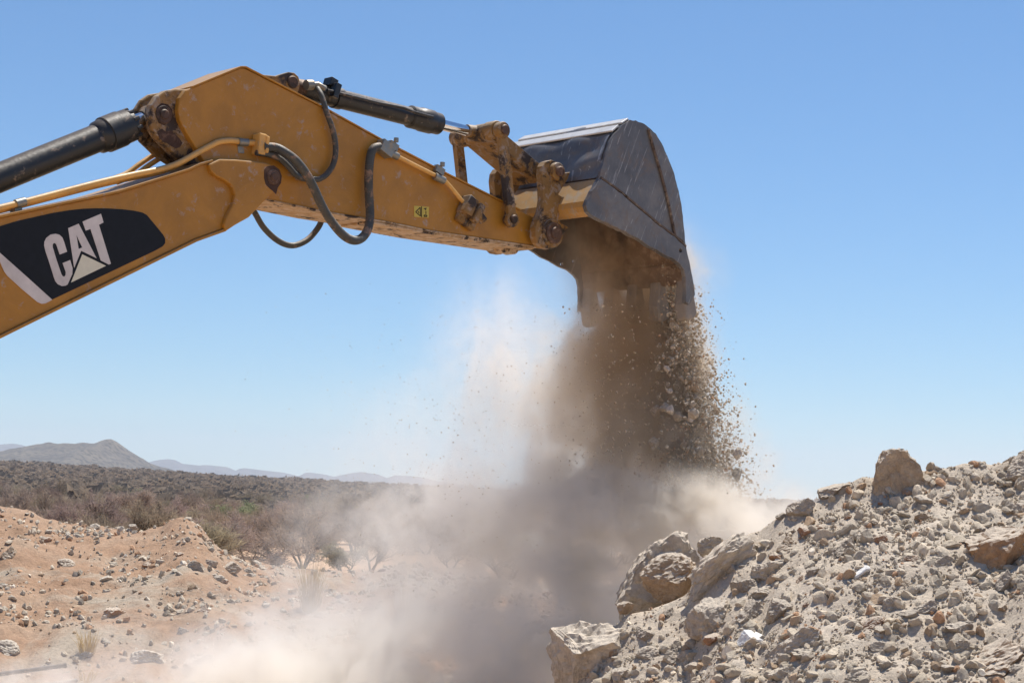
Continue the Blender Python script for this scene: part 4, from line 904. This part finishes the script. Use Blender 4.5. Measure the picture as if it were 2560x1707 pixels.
# ------------------------------------------------------------------ dust cloud
LO = Vector((-4.6, 14.2, -0.1)); HI = Vector((3.2, 19.8, 5.6))
ctr = (LO + HI) / 2
G_ = [  # x, y (photo), depth, rx, ry, rz (m), density per metre
 (1510, 610, 17.1, .34, .28, .26, 2.2), (1590, 660, 17.1, .40, .28, .30, 5.0), (1530, 715, 17.1, .22, .26, .28, 4.5), (1640, 730, 17.1, .26, .28, .32, 7.0), (1580, 800, 17.1, .28, .28, .26, 7.0),
 (1500, 880, 17.0, .24, .28, .42, 6.0), (1590, 880, 17.0, .28, .25, .42, 7.0), (1540, 980, 17.0, .36, .28, .45, 7.0), (1660, 900, 17.1, .17, .22, .45, 8.0), (1700, 1000, 17.1, .20, .25, .40, 8.0), (1755, 1100, 17.1, .22, .25, .35, 8.0), (1812, 1190, 17.0, .26, .25, .25, 8.0),
 (1540, 1100, 17.0, .42, .32, .45, 6.5), (1640, 1090, 17.0, .34, .28, .42, 7.0),
 (1740, 1285, 16.4, .72, .36, .20, 4.5), (1600, 1265, 16.4, .6, .36, .26, 4.0), (1880, 1320, 16.2, .34, .3, .17, 4.0),
 (1590, 1350, 16.5, .45, .35, .35, 4.2), (1500, 1430, 16.4, .36, .32, .45, 3.8), (1440, 1620, 16.0, .40, .30, .45, 3.4),
 (1450, 1220, 17.0, .50, .40, .42, 4.0), (1410, 1370, 16.8, .45, .40, .50, 3.4), (1400, 1540, 16.5, .50, .40, .50, 2.8), (1230, 1670, 16.2, 1.0, .42, .38, 3.0),
 (980, 1720, 16.0, 1.2, .5, .38, 4.6), (650, 1735, 16.0, 1.0, .5, .24, 3.4), (1200, 1460, 16.8, .55, .42, .60, 2.7), (1250, 1250, 17.2, .55, .42, .50, 1.7), (1140, 1340, 17.2, .50, .5, .38, 1.6),
 (1370, 1080, 17.2, .42, .42, .45, 2.4), (1410, 930, 17.3, .26, .36, .30, 1.6), (1330, 960, 17.3, .50, .45, .55, 1.3), (1240, 820, 17.4, .40, .36, .50, 1.1), (1180, 940, 17.4, .40, .36, .45, .6), (1050, 1130, 17.5, .9, .6, .6, .35), (950, 1380, 17.0, .8, .5, .5, .7),
 (900, 1580, 16.8, 1.0, .5, .38, 1.9), (40, 1715, 17.5, .8, .36, .18, 2.0), (600, 1640, 17.0, 1.2, .5, .25, .6)]
host = bpy.data.meshes.new('dust_cloud'); host.from_pydata([(0, 0, 0)], [], [])
dust = bpy.data.objects.new('dust_cloud', host); COL.objects.link(dust); dust.location = ctr
tag(dust, 'billowing brown and grey dust under and left of the tipping bucket', None, None, 'stuff')
dm = bpy.data.materials.new('dust'); dm.use_nodes = True; nt = dm.node_tree; nt.nodes.clear()
pv = nd(nt, 'ShaderNodeVolumePrincipled'); out = nt.nodes.new('ShaderNodeOutputMaterial'); nt.links.new(pv.outputs[0], out.inputs['Volume'])
pv.inputs['Density'].default_value = 1.0; pv.inputs['Anisotropy'].default_value = 0.45
_tc = nt.nodes.new('ShaderNodeTexCoord'); _sp = nt.nodes.new('ShaderNodeSeparateXYZ'); nt.links.new(_tc.outputs['Object'], _sp.inputs[0])
_mr = nd(nt, 'ShaderNodeMapRange'); nt.links.new(_sp.outputs[2], _mr.inputs[0]); _mr.inputs[1].default_value = 0.0; _mr.inputs[2].default_value = 1.6
_mx = nd(nt, 'ShaderNodeMapRange'); nt.links.new(_sp.outputs[0], _mx.inputs[0]); _mx.inputs[1].default_value = 0.85; _mx.inputs[2].default_value = 1.5
_mm = nd(nt, 'ShaderNodeMath', operation='MULTIPLY'); nt.links.new(_mr.outputs[0], _mm.inputs[0]); nt.links.new(_mx.outputs[0], _mm.inputs[1])
nt.links.new(ramp(nt, _mm.outputs[0], [(0.0, (0.972, 0.947, 0.908)), (1.0, (0.86, 0.76, 0.62))]).outputs[0], pv.inputs['Color'])
ng = bpy.data.node_groups.new('dust', 'GeometryNodeTree'); ng.interface.new_socket('Geometry', in_out='OUTPUT', socket_type='NodeSocketGeometry')
N = ng.nodes; LK = ng.links
go = N.new('NodeGroupOutput'); vc = N.new('GeometryNodeVolumeCube'); smat = N.new('GeometryNodeSetMaterial'); smat.inputs['Material'].default_value = dm
vc.inputs['Min'].default_value = LO - ctr; vc.inputs['Max'].default_value = HI - ctr
VX = 0.027
for k, ax in enumerate(('Resolution X', 'Resolution Y', 'Resolution Z')): vc.inputs[ax].default_value = int((HI - LO)[k] / (VX if k != 1 else VX * 1.6))
def vm(op, a, b=None):
    n = N.new('ShaderNodeVectorMath'); n.operation = op
    for i, v in enumerate((a, b)):
        if v is None: continue
        if hasattr(v, 'links'): LK.new(v, n.inputs[i])
        else: n.inputs[i].default_value = v
    return n
def mt(op, a, b=None, c=None, clamp=False):
    n = N.new('ShaderNodeMath'); n.operation = op; n.use_clamp = clamp
    for i, v in enumerate((a, b, c)):
        if v is None: continue
        if hasattr(v, 'links'): LK.new(v, n.inputs[i])
        else: n.inputs[i].default_value = v
    return n.outputs[0]
pos = N.new('GeometryNodeInputPosition').outputs[0]
def tex(vec, sc, det, rgh, dim='3D'):
    t = N.new('ShaderNodeTexNoise'); t.inputs['Scale'].default_value = sc; t.inputs['Detail'].default_value = det; t.inputs['Roughness'].default_value = rgh; LK.new(vec, t.inputs['Vector']); return t
w1 = tex(pos, 0.9, 5, 0.6); w1v = vm('SCALE', vm('SUBTRACT', w1.outputs['Color'], (0.5, 0.5, 0.5)).outputs[0]); w1v.inputs['Scale'].default_value = 0.85
wp = vm('ADD', pos, w1v.outputs[0]).outputs[0]
w2 = tex(pos, 3.2, 4, 0.6); w2v = vm('SCALE', vm('SUBTRACT', w2.outputs['Color'], (0.5, 0.5, 0.5)).outputs[0]); w2v.inputs['Scale'].default_value = 0.35
wp = vm('ADD', wp, w2v.outputs[0]).outputs[0]
acc = None
for (x, y, Y, rx, ry, rz, a) in G_:
    c = at(x, y, Y) - ctr; d = vm('DIVIDE', vm('SUBTRACT', wp, tuple(c)).outputs[0], (rx, ry, rz)).outputs[0]
    q_ = vm('DOT_PRODUCT', d, d).outputs['Value']; e = mt('EXPONENT', mt('MULTIPLY', q_, -1.0)); e = mt('MULTIPLY', e, a)
    acc = e if acc is None else mt('ADD', acc, e)
nz = tex(wp, 2.0, 8, 0.66); nf = mt('MULTIPLY_ADD', nz.outputs['Fac'], 9.5, -4.2, True)
stv = vm('MULTIPLY', wp, (5.5, 5.5, 0.9)).outputs[0]; stz = tex(stv, 1.0, 5, 0.6); sf = mt('MULTIPLY_ADD', stz.outputs['Fac'], 5.0, -1.9, True)
sx = N.new('ShaderNodeSeparateXYZ'); LK.new(pos, sx.inputs[0]); hi = N.new('ShaderNodeMapRange'); LK.new(sx.outputs[2], hi.inputs[0]); hi.inputs[1].default_value = 0.2; hi.inputs[2].default_value = 0.9
nf = mt('ADD', mt('MULTIPLY', nf, mt('SUBTRACT', 1.0, mt('MULTIPLY', hi.outputs[0], 0.6))), mt('MULTIPLY', sf, mt('MULTIPLY', hi.outputs[0], 0.6)))
nf2 = mt('MULTIPLY_ADD', nf, 1.9, 0.04)
nz3 = tex(wp, 7.0, 4, 0.6); den = mt('MULTIPLY', mt('MULTIPLY', acc, nf2), mt('MULTIPLY_ADD', nz3.outputs['Fac'], 3.2, -0.6, False)); den = mt('SUBTRACT', den, 0.02); den = mt('MAXIMUM', den, 0.0)
LK.new(den, vc.inputs['Density']); LK.new(vc.outputs[0], smat.inputs['Geometry']); LK.new(smat.outputs[0], go.inputs[0])
md = dust.modifiers.new('dust', 'NODES'); md.node_group = ng; host.materials.append(dm)

# ------------------------------------------------------------------ haze
bmz = MB(); x0, x1, y0, y1, z0, z1 = -16000, 16000, -3000, 12000, -12, 310
vs = [(x, y, z) for x in (x0, x1) for y in (y0, y1) for z in (z0, z1)]
bmz.add(vs, [(0, 1, 3, 2), (4, 6, 7, 5), (0, 4, 5, 1), (2, 3, 7, 6), (0, 2, 6, 4), (1, 5, 7, 3)])
hm = bpy.data.materials.new('haze'); hm.use_nodes = True; nt = hm.node_tree; nt.nodes.clear()
pv = nd(nt, 'ShaderNodeVolumePrincipled'); out = nt.nodes.new('ShaderNodeOutputMaterial'); nt.links.new(pv.outputs[0], out.inputs['Volume'])
pv.inputs['Color'].default_value = (0.66, 0.77, 0.90, 1); pv.inputs['Density'].default_value = 0.00011; pv.inputs['Anisotropy'].default_value = 0.1
tag(bmz.build('haze', hm), 'thin blue air over the plain', None, None, 'stuff')
for o_ in S.objects:
    if o_.type == 'EMPTY' and not o_.children: print('empty alone', o_.name)
print('T-B len', (Vector(T) - Vector(Bl)).length, 'stick', (Vector(bp) - Vector(Bl)).length, 'rT', rT, 'cyl r', r_, r2)
